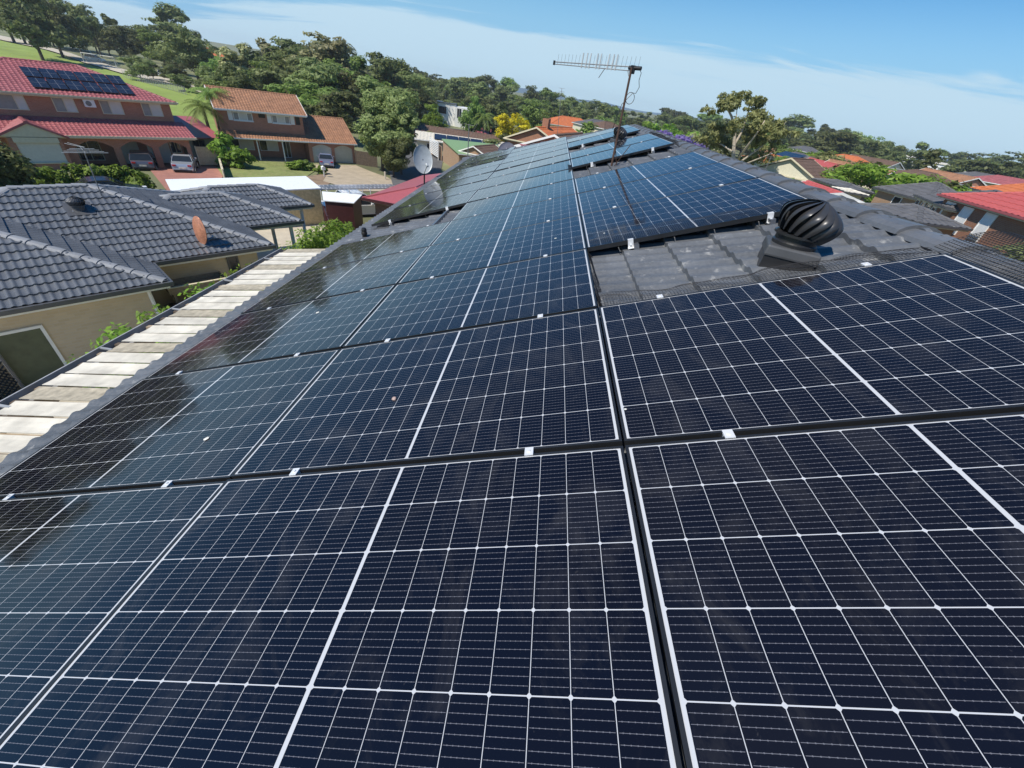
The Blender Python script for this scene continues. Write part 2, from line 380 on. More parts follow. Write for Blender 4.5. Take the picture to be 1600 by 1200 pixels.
def tiles(poly, lam=.15, course=.34, amp=.016, step=.020, ns=6, phase=0.0, thick=True):
    """roof plane as real tile geometry; poly[0]->poly[1] is the eave, convex, counter-clockwise from above"""
    P = [Vector(p) for p in poly]
    ex = (P[1] - P[0]).normalized(); nn = Vector((0, 0, 0))
    for i in range(1, len(P) - 1): nn += (P[i] - P[0]).cross(P[i + 1] - P[0])
    nn.normalize(); ey = nn.cross(ex)
    loc = [((p - P[0]).dot(ex), (p - P[0]).dot(ey)) for p in P]
    s0, s1 = min(q[0] for q in loc), max(q[0] for q in loc); w1 = max(q[1] for q in loc)
    S = np.arange(s0, s1 + lam / ns, lam / ns)
    ws = []; k = math.floor(-phase / course)
    W_, Hh = [], []
    while True:
        a = phase + k * course; b = a + course - .006
        if a > w1: break
        W_ += [a, b]; Hh += [step, 0.0]; k += 1
    W_, Hh = np.array(W_), np.array(Hh)
    ph = (S / lam) % 1.0
    prof = amp * np.where(ph < .55, np.sin(PI * ph / .55) ** .8, -.18 * np.sin(PI * (ph - .55) / .45))
    gs, gw = np.meshgrid(S, W_); h = prof[None, :] + Hh[:, None]
    V = np.array(P[0])[None, None, :] + gs[..., None] * np.array(ex) + gw[..., None] * np.array(ey) + h[..., None] * np.array(nn)
    R, C = gs.shape
    idx = np.arange(R * C).reshape(R, C)
    F = np.stack([idx[:-1, :-1], idx[:-1, 1:], idx[1:, 1:], idx[1:, :-1]], -1).reshape(-1, 4)
    me = bpy.data.meshes.new('t'); me.from_pydata(V.reshape(-1, 3).tolist(), [], F.tolist())
    bm = bmesh.new(); bm.from_mesh(me)
    for i in range(len(P)):
        a, b = P[i], P[(i + 1) % len(P)]
        out = (b - a).cross(nn).normalized()
        bmesh.ops.bisect_plane(bm, geom=bm.verts[:] + bm.edges[:] + bm.faces[:], dist=1e-5, plane_co=a, plane_no=out, clear_outer=True)
    bm.to_mesh(me); bm.free()
    vs = [tuple(v.co) for v in me.vertices]; fs = [tuple(p.vertices) for p in me.polygons]
    bpy.data.meshes.remove(me)
    return vs, fs
def caps(mb, a, b, r=.12, seg=.40, n=7, lift=.02):
    """overlapping half-round ridge caps from a to b"""
    a, b = Vector(a), Vector(b); d = (b - a); L = d.length; d.normalize()
    sd_ = d.cross(Vector((0, 0, 1))).normalized(); up = sd_.cross(d)
    k = max(1, round(L / seg)); sl = L / k
    for i in range(k):
        p0 = a + d * (i * sl - .03); p1 = a + d * ((i + 1) * sl)
        vs = []
        for p, rr, lf in ((p0, r * 1.10, lift + .016), (p1, r, lift)):
            for j in range(n):
                t_ = PI * j / (n - 1)
                vs.append(p + sd_ * (rr * 1.15 * math.cos(t_)) + up * (rr * .56 * math.sin(t_) + lf - .045))
        fs = [(j, j + 1, n + j + 1, n + j) for j in range(n - 1)] + [tuple(range(n))[::-1], tuple(range(n, 2 * n))]
        mb.add(vs, fs)
    return mb

def hip_roof(x0, x1, y0, y1, z, pitch, root, tmat, cmat='ridge', left='hip', right='hip', tile=True, course=.34, lam=.15, ns=6, capr=.12, name='roof', amp=.016, step=.022, barge=None, sides='flrb'):
    """hip/gable roof over a rectangle, ridge along the longer side x; returns ridge height"""
    k = math.tan(pitch); yc = (y0 + y1) / 2; hw = (y1 - y0) / 2; zr = z + hw * k
    rl = x0 + (hw if left == 'hip' else 0); rr = x1 - (hw if right == 'hip' else 0)
    A, B, Cc, D = (x0, y0, z), (x1, y0, z), (x1, y1, z), (x0, y1, z); E, F = (rl, yc, zr), (rr, yc, zr)
    polys = {'f': [A, B, F, E], 'b': [Cc, D, E, F]}
    if left == 'hip': polys['l'] = [D, A, E]
    if right == 'hip': polys['r'] = [B, Cc, F]
    mb = MB()
    for key, p in polys.items():
        if tile and key in sides: mb.add(*tiles(p, lam, course, amp=amp, step=step, ns=ns))
        else: mb.add(p, [tuple(range(len(p)))])
    ro = mb.build(name, tmat, root)
    cp = MB(); caps(cp, E, F, capr)
    for e, cs, t in ((E, (A, D), left), (F, (B, Cc), right)):
        if t == 'hip':
            for q in cs: caps(cp, Vector(q) + (Vector(e) - Vector(q)) * .02, e, capr)
    cp.build('ridge_cap', cmat, ro)
    if left == 'gable' or right == 'gable':
        for t, x, sgn in ((left, x0, -1), (right, x1, 1)):
            if t == 'gable':
                g = MB(); w_ = .05
                for ya in (y0, y1):
                    g.hexa([(x, ya, z - .12), (x + sgn * w_, ya, z - .12), (x + sgn * w_, yc, zr - .12), (x, yc, zr - .12)],
                           [(x, ya, z + .05), (x + sgn * w_, ya, z + .05), (x + sgn * w_, yc, zr + .05), (x, yc, zr + .05)])
                g.build('bargeboard', barge or 'white', ro)
    return zr, ro
def gutter_ring(x0, x1, y0, y1, z, root, mat='gutter', soffit='white', wall_in=.45):
    g = MB(); w = .10
    for a, b in (((x0 - w, y0 - w, z - .11), (x1 + w, y0, z + .01)), ((x0 - w, y1, z - .11), (x1 + w, y1 + w, z + .01)),
                 ((x0 - w, y0, z - .112), (x0, y1, z + .008)), ((x1, y0, z - .112), (x1 + w, y1, z + .008))): g.box(a, b)
    g.build('gutter', mat, root)
    s = MB(); s.box((x0 + .002, y0 + .002, z - .20), (x1 - .002, y1 - .002, z - .13)); s.build('soffit', soffit, root)
def window(root, x0, x1, z0, z1, y, frame='cream', pane='curtain', bars=(.5,), t=.06, d=.05, name='window', sill=None):
    """window on a wall facing -y of root; frame is the part, panes a sub-part"""
    f = MB(); f.box((x0, y - d, z0), (x0 + t, y + .02, z1)); f.box((x1 - t, y - d, z0), (x1, y + .02, z1))
    f.box((x0 + t, y - d, z0), (x1 - t, y + .02, z0 + t)); f.box((x0 + t, y - d, z1 - t), (x1 - t, y + .02, z1))
    for b in bars:
        xb = x0 + (x1 - x0) * b; f.box((xb - t / 2, y - d * .9, z0 + t), (xb + t / 2, y + .018, z1 - t))
    fo = f.build(name, frame, root)
    xs = [x0 + t] + [x0 + (x1 - x0) * b for b in bars] + [x1 - t]
    panes = pane if isinstance(pane, (list, tuple)) else [pane] * (len(xs) - 1)
    for i in range(len(xs) - 1):
        p = MB(); p.box((xs[i], y - d * .45, z0 + t), (xs[i + 1] - .001, y + .012, z1 - t)); p.build('pane', panes[i], fo)
    if sill:
        s_ = MB(); s_.box((x0 - .05, y - d - .06, z0 - .09), (x1 + .05, y + .01, z0 - .002)); s_.build('sill', sill, fo)
    return fo

def hit(x, y, P0, nrm):
    d = Vector(ray(x, y)); C = Vector(tuple(CAM)); return C + d * ((Vector(P0) - C).dot(nrm) / d.dot(nrm))

# ------------------------------------------------------------------ the ground
def terrain():
    rs = [0, 6, 12, 18, 26, 35, 47, 60, 70, 78, 86, 94, 102, 110, 120, 130, 140, 150, 160, 180, 200, 250, 320, 400, 600, 900, 2000, 9000]; n = 320
    v = [(1, -1, -7.0)]; f = []
    for r in rs[1:]:
        for k in range(n):
            a = 2 * PI * k / n; x, y = 1 + r * math.cos(a), -1 + r * math.sin(a); v.append((x, y, gz(x, y)))
    for k in range(n): f.append((0, 1 + k, 1 + (k + 1) % n))
    for i in range(len(rs) - 2):
        o = 1 + i * n
        for k in range(n): f.append((o + k, o + n + k, o + n + (k + 1) % n, o + (k + 1) % n))
    mb = MB(); mb.add(v, f); o = mb.build('ground', 'scrub', smooth=True); tag(o, None, None, kind='structure')
terrain()
def patch(name, pts, mat, off, step=1.5):
    """a sheet laid on the terrain inside a polygon of (x, y)"""
    from mathutils.geometry import tessellate_polygon
    P = [Vector((p[0], p[1], 0)) for p in pts]; out_ = MB()
    for tri in tessellate_polygon([P]):
        T = [P[i] for i in tri]
        if (T[1] - T[0]).cross(T[2] - T[0]).z < 0: T.reverse()
        xs = [p.x for p in T]; ys = [p.y for p in T]
        nx = max(1, int((max(xs) - min(xs)) / step)); ny = max(1, int((max(ys) - min(ys)) / step))
        bm = bmesh.new(); g = [[bm.verts.new((min(xs) + (max(xs) - min(xs)) * i / nx, min(ys) + (max(ys) - min(ys)) * j / ny, 0)) for i in range(nx + 1)] for j in range(ny + 1)]
        for j in range(ny):
            for i in range(nx): bm.faces.new((g[j][i], g[j][i + 1], g[j + 1][i + 1], g[j + 1][i]))
        for a, b in zip(T, T[1:] + T[:1]):
            bmesh.ops.bisect_plane(bm, geom=bm.verts[:] + bm.edges[:] + bm.faces[:], plane_co=a, plane_no=(b - a).cross(Vector((0, 0, 1))), clear_outer=True)
        bm.verts.index_update()
        out_.add([(v.co.x, v.co.y, gz(v.co.x, v.co.y) + off) for v in bm.verts], [tuple(v.index for v in f.verts) for f in bm.faces]); bm.free()
    return tag(out_.build(name, mat), None, None, kind='structure')
def pxy(*qs): return [tuple(ground(*q))[:2] for q in qs]

# ------------------------------------------------------------------ our house under the panels
UE, UR, NT_ = -2.27, 3.76, -.115
house = thing('tiled_house', 'charcoal tiled house whose roof carries the rows of solar panels', 'house', (3, 6, -7))
HM = Matrix.Translation((-3, -6, 7))     # children are written in world coordinates
def hb(mb, name, mat, parent=house, **kw):
    return mb.build(name, mat, parent, matrix=HM if parent is house else None, **kw)
fp = [rw(UE, 16.7, NT_), rw(UE, -5, NT_), rw(UR, -5, NT_), rw(UR, 13.1, NT_)]
mb = MB(); mb.add(*tiles(fp, lam=.147, course=.34, amp=.016, step=.034, ns=8, phase=.22))
roof = hb(mb, 'roof', 'darktile')
RX, RZ_ = rw(UR, 0, NT_).x, rw(UR, 0, NT_).z
EZ = rw(UE, 0, NT_).z; EX = rw(UE, 0, NT_).x
bk = [Vector((2 * RX - EX, -5, EZ)), Vector((2 * RX - EX, 16.7, EZ)), Vector((RX, 13.1, RZ_)), Vector((RX, -5, RZ_))]
mb = MB(); mb.add(*tiles(bk, lam=.30, course=.34, amp=.018, step=.02, ns=4))
mb.add([fp[0], fp[3], bk[1]], [(0, 2, 1)]); mb.build('back_slope', 'darktile', roof)
mb = MB(); caps(mb, (RX, -5, RZ_ - .01), (RX, 13.1, RZ_ - .01), .12, .42, 9, .015); caps(mb, fp[0], fp[3], .12, .42, 7); caps(mb, bk[1], bk[2], .12, .42, 7)
mb.build('ridge_cap', 'ridge', roof)
mb = MB(); mb.box((EX + .05, -5, EZ - .24), (EX + .09, 16.6, EZ - .012)); hb(mb, 'fascia', 'gutter')
mb = MB(); mb.box((EX - .075, -5, EZ - .13), (EX + .049, 16.6, EZ - .10)); hb(mb, 'dark_gap_strip', 'blackplastic')  # black strip painted as the dark of the gap under the eave
mb = MB(); mb.box((EX + .55, -4.5, -7.0), (2 * RX - EX - .55, 16.0, EZ - .25)); mb.box((EX + .092, -5, EZ - .249), (2 * RX - EX - .1, 16.55, EZ - .22)); hb(mb, 'wall', 'creambrick')

# ------------------------------------------------------------------ solar panels
FL, FW = 1.734 / 2, 1.134 / 2
def frame_bm():
    m = MB(); w = .0105; d = .035
    m.box((-FL, -FW, -d), (FL, -FW + w, 0)); m.box((-FL, FW - w, -d), (FL, FW, 0))
    m.box((-FL, -FW + w, -d), (-FL + w, FW - w, 0)); m.box((FL - w, -FW + w, -d), (FL, FW - w, 0))
    m.box((-FL + w, -FW + w, -.012), (FL - w, FW - w, -.007)); return m
def clamp_bm(x):
    m = MB(); m.box((x - .0165, FW - .010, .0006), (x + .0165, FW + .029, .0046)); m.box((x - .017, FW + .002, -.03), (x + .017, FW + .018, .0005))
    m.lathe([(0, .0095), (.0062, .0095), (.0062, .0047)], 6, (x, FW + .010, 0)); return m
def panel(label, group):
    t = thing('solar_panel', label, 'solar panel', group=group)
    frame_bm().build('frame', 'frame', t)
    g = MB(); g.add([(-FL + .0106, -FW + .0106, -.0022), (FL - .0106, -FW + .0106, -.0022), (FL - .0106, FW - .0106, -.0022), (-FL + .0106, FW - .0106, -.0022)], [(0, 1, 2, 3)])
    g.build('cell_sheet', 'cells', t)
    for x in (-.575 * FL * 1.04, .60 * FL): clamp_bm(x).build('clamp', 'alu', t)
    return t
ORD = ['nearest', 'second', 'third', 'fourth', 'fifth', 'sixth', 'seventh', 'eighth', 'ninth', 'tenth', 'eleventh', 'twelfth', 'thirteenth']
proto = None
PANELS = {}
def end_clamp(t, x):
    m = MB(); m.box((x - .022, -FW - .006, .0008), (x + .022, -FW + .016, .005)); m.box((x - .022, -FW - .010, -.060), (x + .022, -FW - .0062, .005))
    m.box((x - .026, -FW - .040, -.064), (x + .026, -FW - .0105, -.058)); m.lathe([(0, 0), (.010, 0), (.010, -.012), (.008, -.012), (.008, -.03)], 6, (x, -FW - .026, -.03))
    m.build('end_clamp', 'alu', t, bevel=.001)
def loop(t, x, dz=.0):
    m = MB(); m.tube([(x, -FW + .03, -.036), (x + .004, -FW - .004, -.050), (x + .012, -FW - .012, -.075 - dz), (x + .022, -FW + .01, -.088 - dz), (x + .025, -FW + .06, -.07)], .0028, 5)
    m.build('cable', 'greysteel', t)
def place(colname, cx_, ks, group, front):
    global proto
    for i, k in enumerate(ks):
        lab = ('solar panel, %s from the camera in the %s' % (ORD[i], colname)) if i else 'solar panel nearest the camera in the %s' % colname
        if proto is None: t = proto = panel(lab, group)
        else:
            t = copy_tree(proto); t['label'] = lab; t['group'] = group
            for c in list(t.children):
                if c.name.split('.')[0] in ('end_clamp', 'cable'): bpy.data.objects.remove(c)
        jit = Matrix.Rotation(math.radians(random.gauss(0, .28)), 4, 'X') @ Matrix.Rotation(math.radians(random.gauss(0, .22)), 4, 'Y')
        t.matrix_world = Matrix.Translation(rw((cx_ + .5) * PW, (k + .5) * PH, 0)) @ ROOF_M @ jit
        PANELS[(cx_, k)] = t
for col, cx_, ks in (('middle column', 0, range(-1, 12)), ('eave column before the vent pipe', -1, range(-1, 4)),
                     ('eave column beyond the vent pipe', -1, range(5, 13)), ('ridge column before the turbine vent', 1, range(-1, 1)),
                     ('ridge column behind the nearest turbine vent', 1, range(2, 5)), ('ridge column just behind the antenna mast', 1, (6.08, 7.08)),
                     ('ridge column behind the farther turbine vent', 1, (9.05, 10.05))):
    place(col, cx_, list(ks), 'solar panels on the ' + ('roof slope, ' + col), None)
for key in ((1, 2), (1, 6.08), (1, 9.05), (-1, 5)):
    t = PANELS[key]
    for x in (-.575 * FL * 1.04, .60 * FL): end_clamp(t, x)
    for x in (-.62, -.18, .12, .44): loop(t, x, random.uniform(0, .02))
# rails under the panels, seen in the gaps
rail0 = None
for c_, ranges in ((-1, ((-1.2, 4.0), (4.93, 13.1))), (0, ((-1.2, 12.1),)), (1, ((-1.2, 1.02), (1.96, 5.02), (6.03, 8.12), (9.0, 11.1)))):
    for side, uu in (('lower', .225), ('upper', .80)):
        for a, b in ranges:
            if c_ == -1 and side == 'upper':
                if a > 0: continue
                b = 13.1
            m = MB(); m.box((-.019, 0, -.040), (.019, (b - a) * PH, 0)); m.box((-.024, 0, -.046), (.024, (b - a) * PH, -.0402))
            nm = {-1: 'column of panels by the eave', 0: 'middle column of panels', 1: 'upper column of panels'}[c_]
            where = 'crossing the vent pipe gap under the ' if (c_ == -1 and side == 'upper') else 'mostly hidden, %s one under the ' % side
            if len(ranges) > 1 and not (c_ == -1 and side == 'upper'):
                where = '%s, %s, ' % (side, {-1.2: 'nearest the camera', 4.93: 'beyond the vent pipe', 1.96: 'past the first vent', 6.03: 'past the antenna', 9.0: 'past the farther vent'}[a])
            o = m.build('mounting_rail', 'rail'); o.matrix_world = Matrix.Translation(rw((c_ + uu) * PW, a * PH, -.037)) @ ROOF_M
            tag(o, 'aluminium mounting rail ' + where + nm, 'rail', 'aluminium rails under the solar panels')
# stubby roof feet holding the rails in the gaps
# ------------------------------------------------------------------ bird netting along the gaps
def net(fn, nu, nv, r=.0016):
    """woven net: fn(i/nu, j/nv) -> world point"""
    m = MB(); G_ = [[Vector(fn(i / nu, j / nv)) for j in range(nv + 1)] for i in range(nu + 1)]
    for i in range(nu + 1): m.tube([G_[i][j] for j in range(nv + 1)], r, 3, False)
    for j in range(nv + 1): m.tube([G_[i][j] for i in range(nu + 1)], r, 3, False)
    return m
def wob(a, b, s=1.0): return s * (math.sin(a * 23 + b * 5) * .5 + math.sin(a * 9.1 + 1.3 + b * 3) * .7 + math.sin(a * 47 + b * 11) * .2)
def tagnet(m, label):
    o = m.build('bird_net', 'net'); return tag(o, label, 'netting', 'black bird netting around the panels')
# along the far edge of the second upper panel, hanging to the tiles in front of the turbine vent
tagnet(net(lambda a, b: rw(1.765 + 1.72 * a, PH + .006 + (.25 + .05 * wob(a, 0)) * b, -.002 + .020 * math.sin(b * PI) * (1 + wob(a, b, .6)) - .055 * b), 95, 10, .0010),
       'black net strip draped on bare tiles in front of the turbine vent')
tagnet(net(lambda a, b: rw(1.765 + 1.72 * a, 2 * PH + .012 + (.20 + .03 * wob(a, 1)) * b, .007 + .010 * math.sin(b * 2.6) + .004 * wob(a, b)), 110, 10, .0008),
       'black net strip lying over the front edge of the panel behind the turbine vent')
tagnet(net(lambda a, b: rw(1.752 + .012 * wob(a, b) + .03 * b, PH * (1.0 + 1.0 * a), -.02 - .085 * b), 95, 7),
       'black net strip hanging along the side of the gap beside the middle column')
tagnet(net(lambda a, b: rw(3.50 + .55 * b, -2.2 + 3.45 * a, -.004 - .02 * b + (.075 + .03 * wob(a, 2)) * math.sin(b * PI * .85) - .16 * b * b), 200, 30, .0017),
       'wide black net sheet draped over the ridge at the right')
tagnet(net(lambda a, b: rw(3.50 + .07 * b, 6.08 * PH + 2.1 * PH * a, -.004 + .055 * math.sin(b * PI) + .03 * wob(a, b, .4) - .06 * b), 90, 8, .0016),
       'black net strip standing at the ridge side of the panels behind the antenna')
tagnet(net(lambda a, b: rw(1.735 - .06 * b, 6.04 * PH + .55 * a - .25, .006 + .05 * math.sin(a * PI) * b), 24, 10, .0016),
       'folded scrap of black net on the middle column beside the antenna mast')
tagnet(net(lambda a, b: rw(-1.742 + .42 * a, 5.0 * PH + .02 - .10 * b, -.012 - .075 * b), 26, 6, .0014),
       'black net strip at the lower front corner of the panels beyond the vent pipe')
tagnet(net(lambda a, b: rw(1.765 + 1.6 * a, 5 * PH + .008 + (.20 + .03 * wob(a, 5)) * b, -.002 - .05 * b), 100, 12, .0013),
       'black net strip along the panel edge at the foot of the antenna mast')

# ------------------------------------------------------------------ turbine vents
R2_ = math.radians
def turbine_vent(label, P, r, rz, tilt=13):
    t = thing('turbine_vent', label, 'roof vent', P, rz, 'turbine vents on our roof')
    a = r * .80                                                   # half side of the base box
    m = MB(); sl = math.tan(PITCH)
    def zq(x): return x * sl
    c, s = math.cos(-rz), math.sin(-rz)
    def cor(x, y, dz): 
        wx = x * math.cos(rz) - y * math.sin(rz); return (x, y, zq(wx) + dz)
    q = [(-a, -a), (a, -a), (a, a), (-a, a)]
    ztop = .105 * r / .18
    m.hexa([cor(x, y, -.06) for x, y in q], [(x * .98, y * .98, ztop - .055) for x, y in q])
    m.build('base_box', 'black', t, bevel=.006)
    m = MB(); m.hexa([(x * 1.05, y * 1.05, ztop - .060) for x, y in q], [(x * 1.02, y * 1.02, ztop + .004) for x, y in q]); hb_ = m.build('hood', 'darkgrey', t, bevel=.012)
    m = MB(); f = 1.75; q2 = [(-a * 1.25, -a * 1.15), (a * 1.2, -a * 1.15), (a * 1.2, a * 1.5), (-a * 1.25, a * 1.5)]
    m.hexa([cor(x, y, -.055) for x, y in q2], [cor(x, y, -.030) for x, y in q2]); m.build('flashing', 'gutter', t, bevel=.005)
    z0 = ztop
    m = MB(); m.lathe([(r * .70, z0 - .01), (r * .70, z0 + .022), (r * .66, z0 + .03), (r * .66, z0 + .058), (r * .76, z0 + .062), (r * .76, z0 + .074), (r * .60, z0 + .077)], 40)
    m.build('throat', 'black', t, smooth=False)
    H = r * 1.16; zb = z0 + .058; n = 18; TM = Matrix.Translation((0, 0, zb)) @ Matrix.Rotation(-rz, 4, 'Z') @ Matrix.Rotation(R2_(tilt), 4, 'Y') @ Matrix.Translation((0, 0, -zb))
    def prof(u):                                                  # outline of the globe
        return r * (.74 + .26 * math.sin(min(1, u / .52) * PI / 2)) if u < .52 else r * max(.10, math.cos((u - .52) / .48 * PI / 2 * .98) ** .72)
    m = MB(); ns = 18; dth = 2 * PI / n
    for k in range(n):
        vs = []
        for i in range(ns + 1):
            u = i / ns; R_ = prof(u); th = k * dth + .50 * u
            z = zb + H * u
            for w in range(4):
                f_ = w / 3; rr = R_ * (1 + .035 * math.sin(f_ * PI)) - (1 - f_) ** 1.6 * r * .24 * (1 - .5 * u); tt = th + dth * .86 * f_
                vs.append((rr * math.cos(tt), rr * math.sin(tt), z + .004 * f_))
        fs = [(i * 4 + w, i * 4 + w + 1, (i + 1) * 4 + w + 1, (i + 1) * 4 + w) for i in range(ns) for w in range(3)]
        m.add(vs, fs)
    m.build('vanes', 'vane', t, smooth=True, matrix=TM)
    m = MB(); m.lathe([(r * .52, zb)] + [(prof(u / 10) * .70, zb + H * .97 * u / 10) for u in range(1, 11)], 24); m.build('dark_core', 'blackplastic', t, matrix=TM)  # black core added so the gaps between vanes look dark
    m = MB(); m.lathe([(0, zb + H + .006), (r * .12, zb + H + .005), (r * .20, zb + H - .006)], 22); m.build('top_cap', 'black', t, smooth=True, matrix=TM)
    return t
P = rw(0, 0, NT_); vx, vy = 2.80, 1.60
turbine_vent('black turbine roof vent nearest the camera, on a boxy base', (vx, vy, P.z + (vx - P.x) * math.tan(PITCH) + .012), .180, math.radians(-21))
vx2, vy2 = 2.74, 10.05
turbine_vent('small black turbine roof vent far along the roof behind the antenna', (vx2, vy2, P.z + (vx2 - P.x) * math.tan(PITCH) - .03), .17, math.radians(10))
# vent pipe
pp = Vector((-1.552, 5.28, -.70)); m = MB(); m.lathe([(.036, -.05), (.036, .09), (.046, .09), (.046, .12), (.040, .125), (.040, .165), (.030, .19), (0, .195)], 18)
t = thing('vent_pipe', 'short black vent pipe standing in the bare gap by the eave', 'vent pipe', pp); m.build('pipe', 'blackplastic', t)
m = MB(); m.lathe([(.075, -.045), (.052, .012), (.037, .016)], 18); m.build('collar', 'alu', t)

# ------------------------------------------------------------------ TV antenna on our roof
mb_ = Vector((2.28, 6.66, .68)); mt = Vector((2.215, 6.66, 2.03))
t = thing('tv_antenna', 'tall television antenna with a log boom on a rusty mast', 'antenna', mb_)
m = MB(); m.tube([(0, 0, -.03), mt - mb_ + Vector((0, 0, .03))], [.0195, .0165], 10); m.build('mast', 'rust', t)
m = MB(); m.tube([(.02, -.02, .04), (.20, -.12, .42), ], .006, 5); m.tube([(0, 0, .30), (.10, .02, .03)], .007, 5); m.build('stay', 'rust', t)
m = MB(); m.box((-.06, -.06, -.02), (.06, .06, .012)); m.build('foot', 'blackplastic', t)
b0, b1 = at_d(1000, 107, 7.80) - mb_, at_d(866, 98, 8.75) - mb_; bd = (b1 - b0); BL = bd.length; bd.normalize(); sdv = bd.cross(Vector((0, 0, 1))).normalized()
m = MB(); m.tube([b0 + Vector((0, 0, .012)), b1 + Vector((0, 0, .012))], .008, 6); m.tube([b0 + bd * .16 - Vector((0, 0, .035)), b1 - Vector((0, 0, .018))], .007, 6)
boom = m.build('boom', 'greysteel', t)
m = MB(); m.box((-.018, -.018, -.03), (.018, .018, .03)); o = m.build('end_plug', 'blackplastic', boom); o.location = b1
m = MB(); m.tube([b0 - bd * .02, b0 + bd * .19], .026, 8); m.box(tuple(b0 + bd * .12 - Vector((.035, .035, .07))), tuple(b0 + bd * .12 + Vector((.035, .035, .03)))); m.build('mast_bracket', 'blackplastic', t)
m = MB()
for k in range(22):
    q = b0 + bd * (BL * (k + .5) / 22.5) + Vector((0, 0, .012)); h = .125 - .02 * k / 22; m.tube([q - Vector((0, 0, .028)), q + Vector((0, 0, h))], .0019, 4)
m.build('director_rods', 'greysteel', t)
m = MB()
for f_ in (.26, .30, .35, .44, .48, .60, .65, .56):
    q = b0 + bd * (BL * f_); m.hexa([q + sdv * a * .006 + bd * b * .011 - Vector((0, 0, .045)) for a, b in ((-1, -1), (1, -1), (1, 1), (-1, 1))],
                                    [q + sdv * a * .004 + bd * b * .009 + Vector((0, 0, .15)) for a, b in ((-1, -1), (1, -1), (1, 1), (-1, 1))])
m.build('dipole_plates', 'dishgrey', t)
m = MB(); m.tube([b0 + bd * .62 - Vector((0, 0, .03)), b0 + bd * .70 - Vector((0, 0, .15))], .006, 5); m.tube([b0 + bd * .20 - Vector((0, 0, .03)), b0 + bd * .16 - Vector((0, 0, .10))], .006, 5); m.build('boom_strut', 'greysteel', t)
pts = [b0 + Vector((0, 0, -.01)), b0 + Vector((.035, 0, -.05)), b0 + Vector((.03, 0, -.14)), b0 + Vector((.06, 0, -.22)), b0 + Vector((.03, 0, -.30))]
for k in range(15):
    a = 2 * PI * k / 14; pts.append(b0 + Vector((-.035 + .065 * math.cos(a + 1.2), .01, -.37 + .075 * math.sin(a + 1.2))))
pts += [b0 + Vector((-.14, .0, -.46)), b0 + Vector((-.19, 0, -.8))]
m = MB(); m.tube(pts, .0045, 5); m.build('coax_cable', 'blackplastic', t)

# ------------------------------------------------------------------ dishes
def dish(name, label, C, nrm, r, post_base, mat, depth=.16, mesh=False, squash=1.0, group='satellite dishes'):
    t = thing(name, label, 'satellite dish', post_base, group=group)
    nrm = Vector(nrm).normalized(); R_ = nrm.to_track_quat('Z', 'Y').to_matrix() @ Matrix.Diagonal((squash, 1, 1)); o = Vector(C) - Vector(post_base)
    pr = [(r * i / 10, -r * depth * (1 - (i / 10) ** 2)) for i in range(11)]; pr += [(r * 1.015, .006), (r * 1.015, -.012)] + [(r * i / 10, -r * depth * (1 - (i / 10) ** 2) - .014) for i in range(10, -1, -1)]
    m = MB(); m.lathe(pr, 36, o, R_)
    m.build('reflector', mat, t, smooth=True)
    m = MB(); m.tube([(0, 0, -.05), (0, 0, (o - nrm * r * .3).z), o - nrm * r * depth * 1.1], .022, 8); m.build('post', 'blackplastic', t)
    low_ = o + R_ @ Vector((0, -r * .98, 0)); tip = o + nrm * r * .95 + R_ @ Vector((0, -r * .55, 0))
    m = MB(); m.tube([low_, tip], .011, 6); m.build('feed_arm', 'greysteel', t)
    d_ = (o - tip).normalized(); m = MB(); m.tube([tip - d_ * .05, tip + d_ * .02, tip + d_ * .06], [.028, .03, .042], 10); m.build('receiver', 'dishgrey', t)
    return t
vd = Vector((-.2, 1, -.1))
dish('satellite_dish', 'pale grey oval dish on a post at the far eave', at_d(661, 249, 13.4), (.52, -.80, .30), .37, at_d(663, 287, 13.5), 'dishgrey', squash=.76)
dish('satellite_dish', 'dull purple grey dish half hidden behind the far roof edge', at_d(793, 240, 17.2), (.35, -.85, .35), .38, at_d(795, 262, 17.3), plain('mauve_dish', (.25, .24, .28), .5))

# ------------------------------------------------------------------ corrugated awning under our eave
aw = thing('skillion_awning', 'narrow awning of white corrugated sheets and grimy panels below our eave', 'awning', (-2.9, 2, -1.2))
AM = Matrix.Translation((2.9, -2, 1.2))
y0, y1 = -3.0, 5.42; X0, X1, Z0, Z1 = -3.00, -2.20, -1.13, -.99
N_ = 42; wd = (y1 - y0) / N_
for k in range(N_):
    a = y0 + k * wd; xo = X0 + random.uniform(-.02, .02); m = MB(); dz = random.uniform(-.006, .006); g_ = random.uniform(.020, .030)
    for (ya, za), (yb, zb) in (((0, .006), (wd * .33, 0)), ((wd * .33, 0), (wd * .66, 0)), ((wd * .66, 0), (wd - g_, .006))):
        m.hexa([(xo, a + ya, Z0 + za - .006 + dz), (X1, a + ya, Z1 + za - .006), (X1, a + yb, Z1 + zb - .006), (xo, a + yb, Z0 + zb - .006 + dz)],
               [(xo, a + ya, Z0 + za + dz), (X1, a + ya, Z1 + za), (X1, a + yb, Z1 + zb), (xo, a + yb, Z0 + zb + dz)])
    o = m.build('corrugated_sheet', 'stained' if k % 4 == 1 else 'dirtywhite', aw, matrix=AM)
    if k % 4 == 1: o['label'] = 'grimy brown translucent sheet'
    m = MB(); m.hexa([(X0 - .07, a + wd - .040, Z0 - .05), (X1, a + wd - .040, Z1 - .05), (X1, a + wd + .006, Z1 - .05), (X0 - .07, a + wd + .006, Z0 - .05)], [(X0 - .07, a + wd - .040, Z0 - .022), (X1, a + wd - .040, Z1 - .022), (X1, a + wd + .006, Z1 - .022), (X0 - .07, a + wd + .006, Z0 - .022)]); m.build('batten', 'bark' if k % 3 else 'timber', aw, matrix=AM)
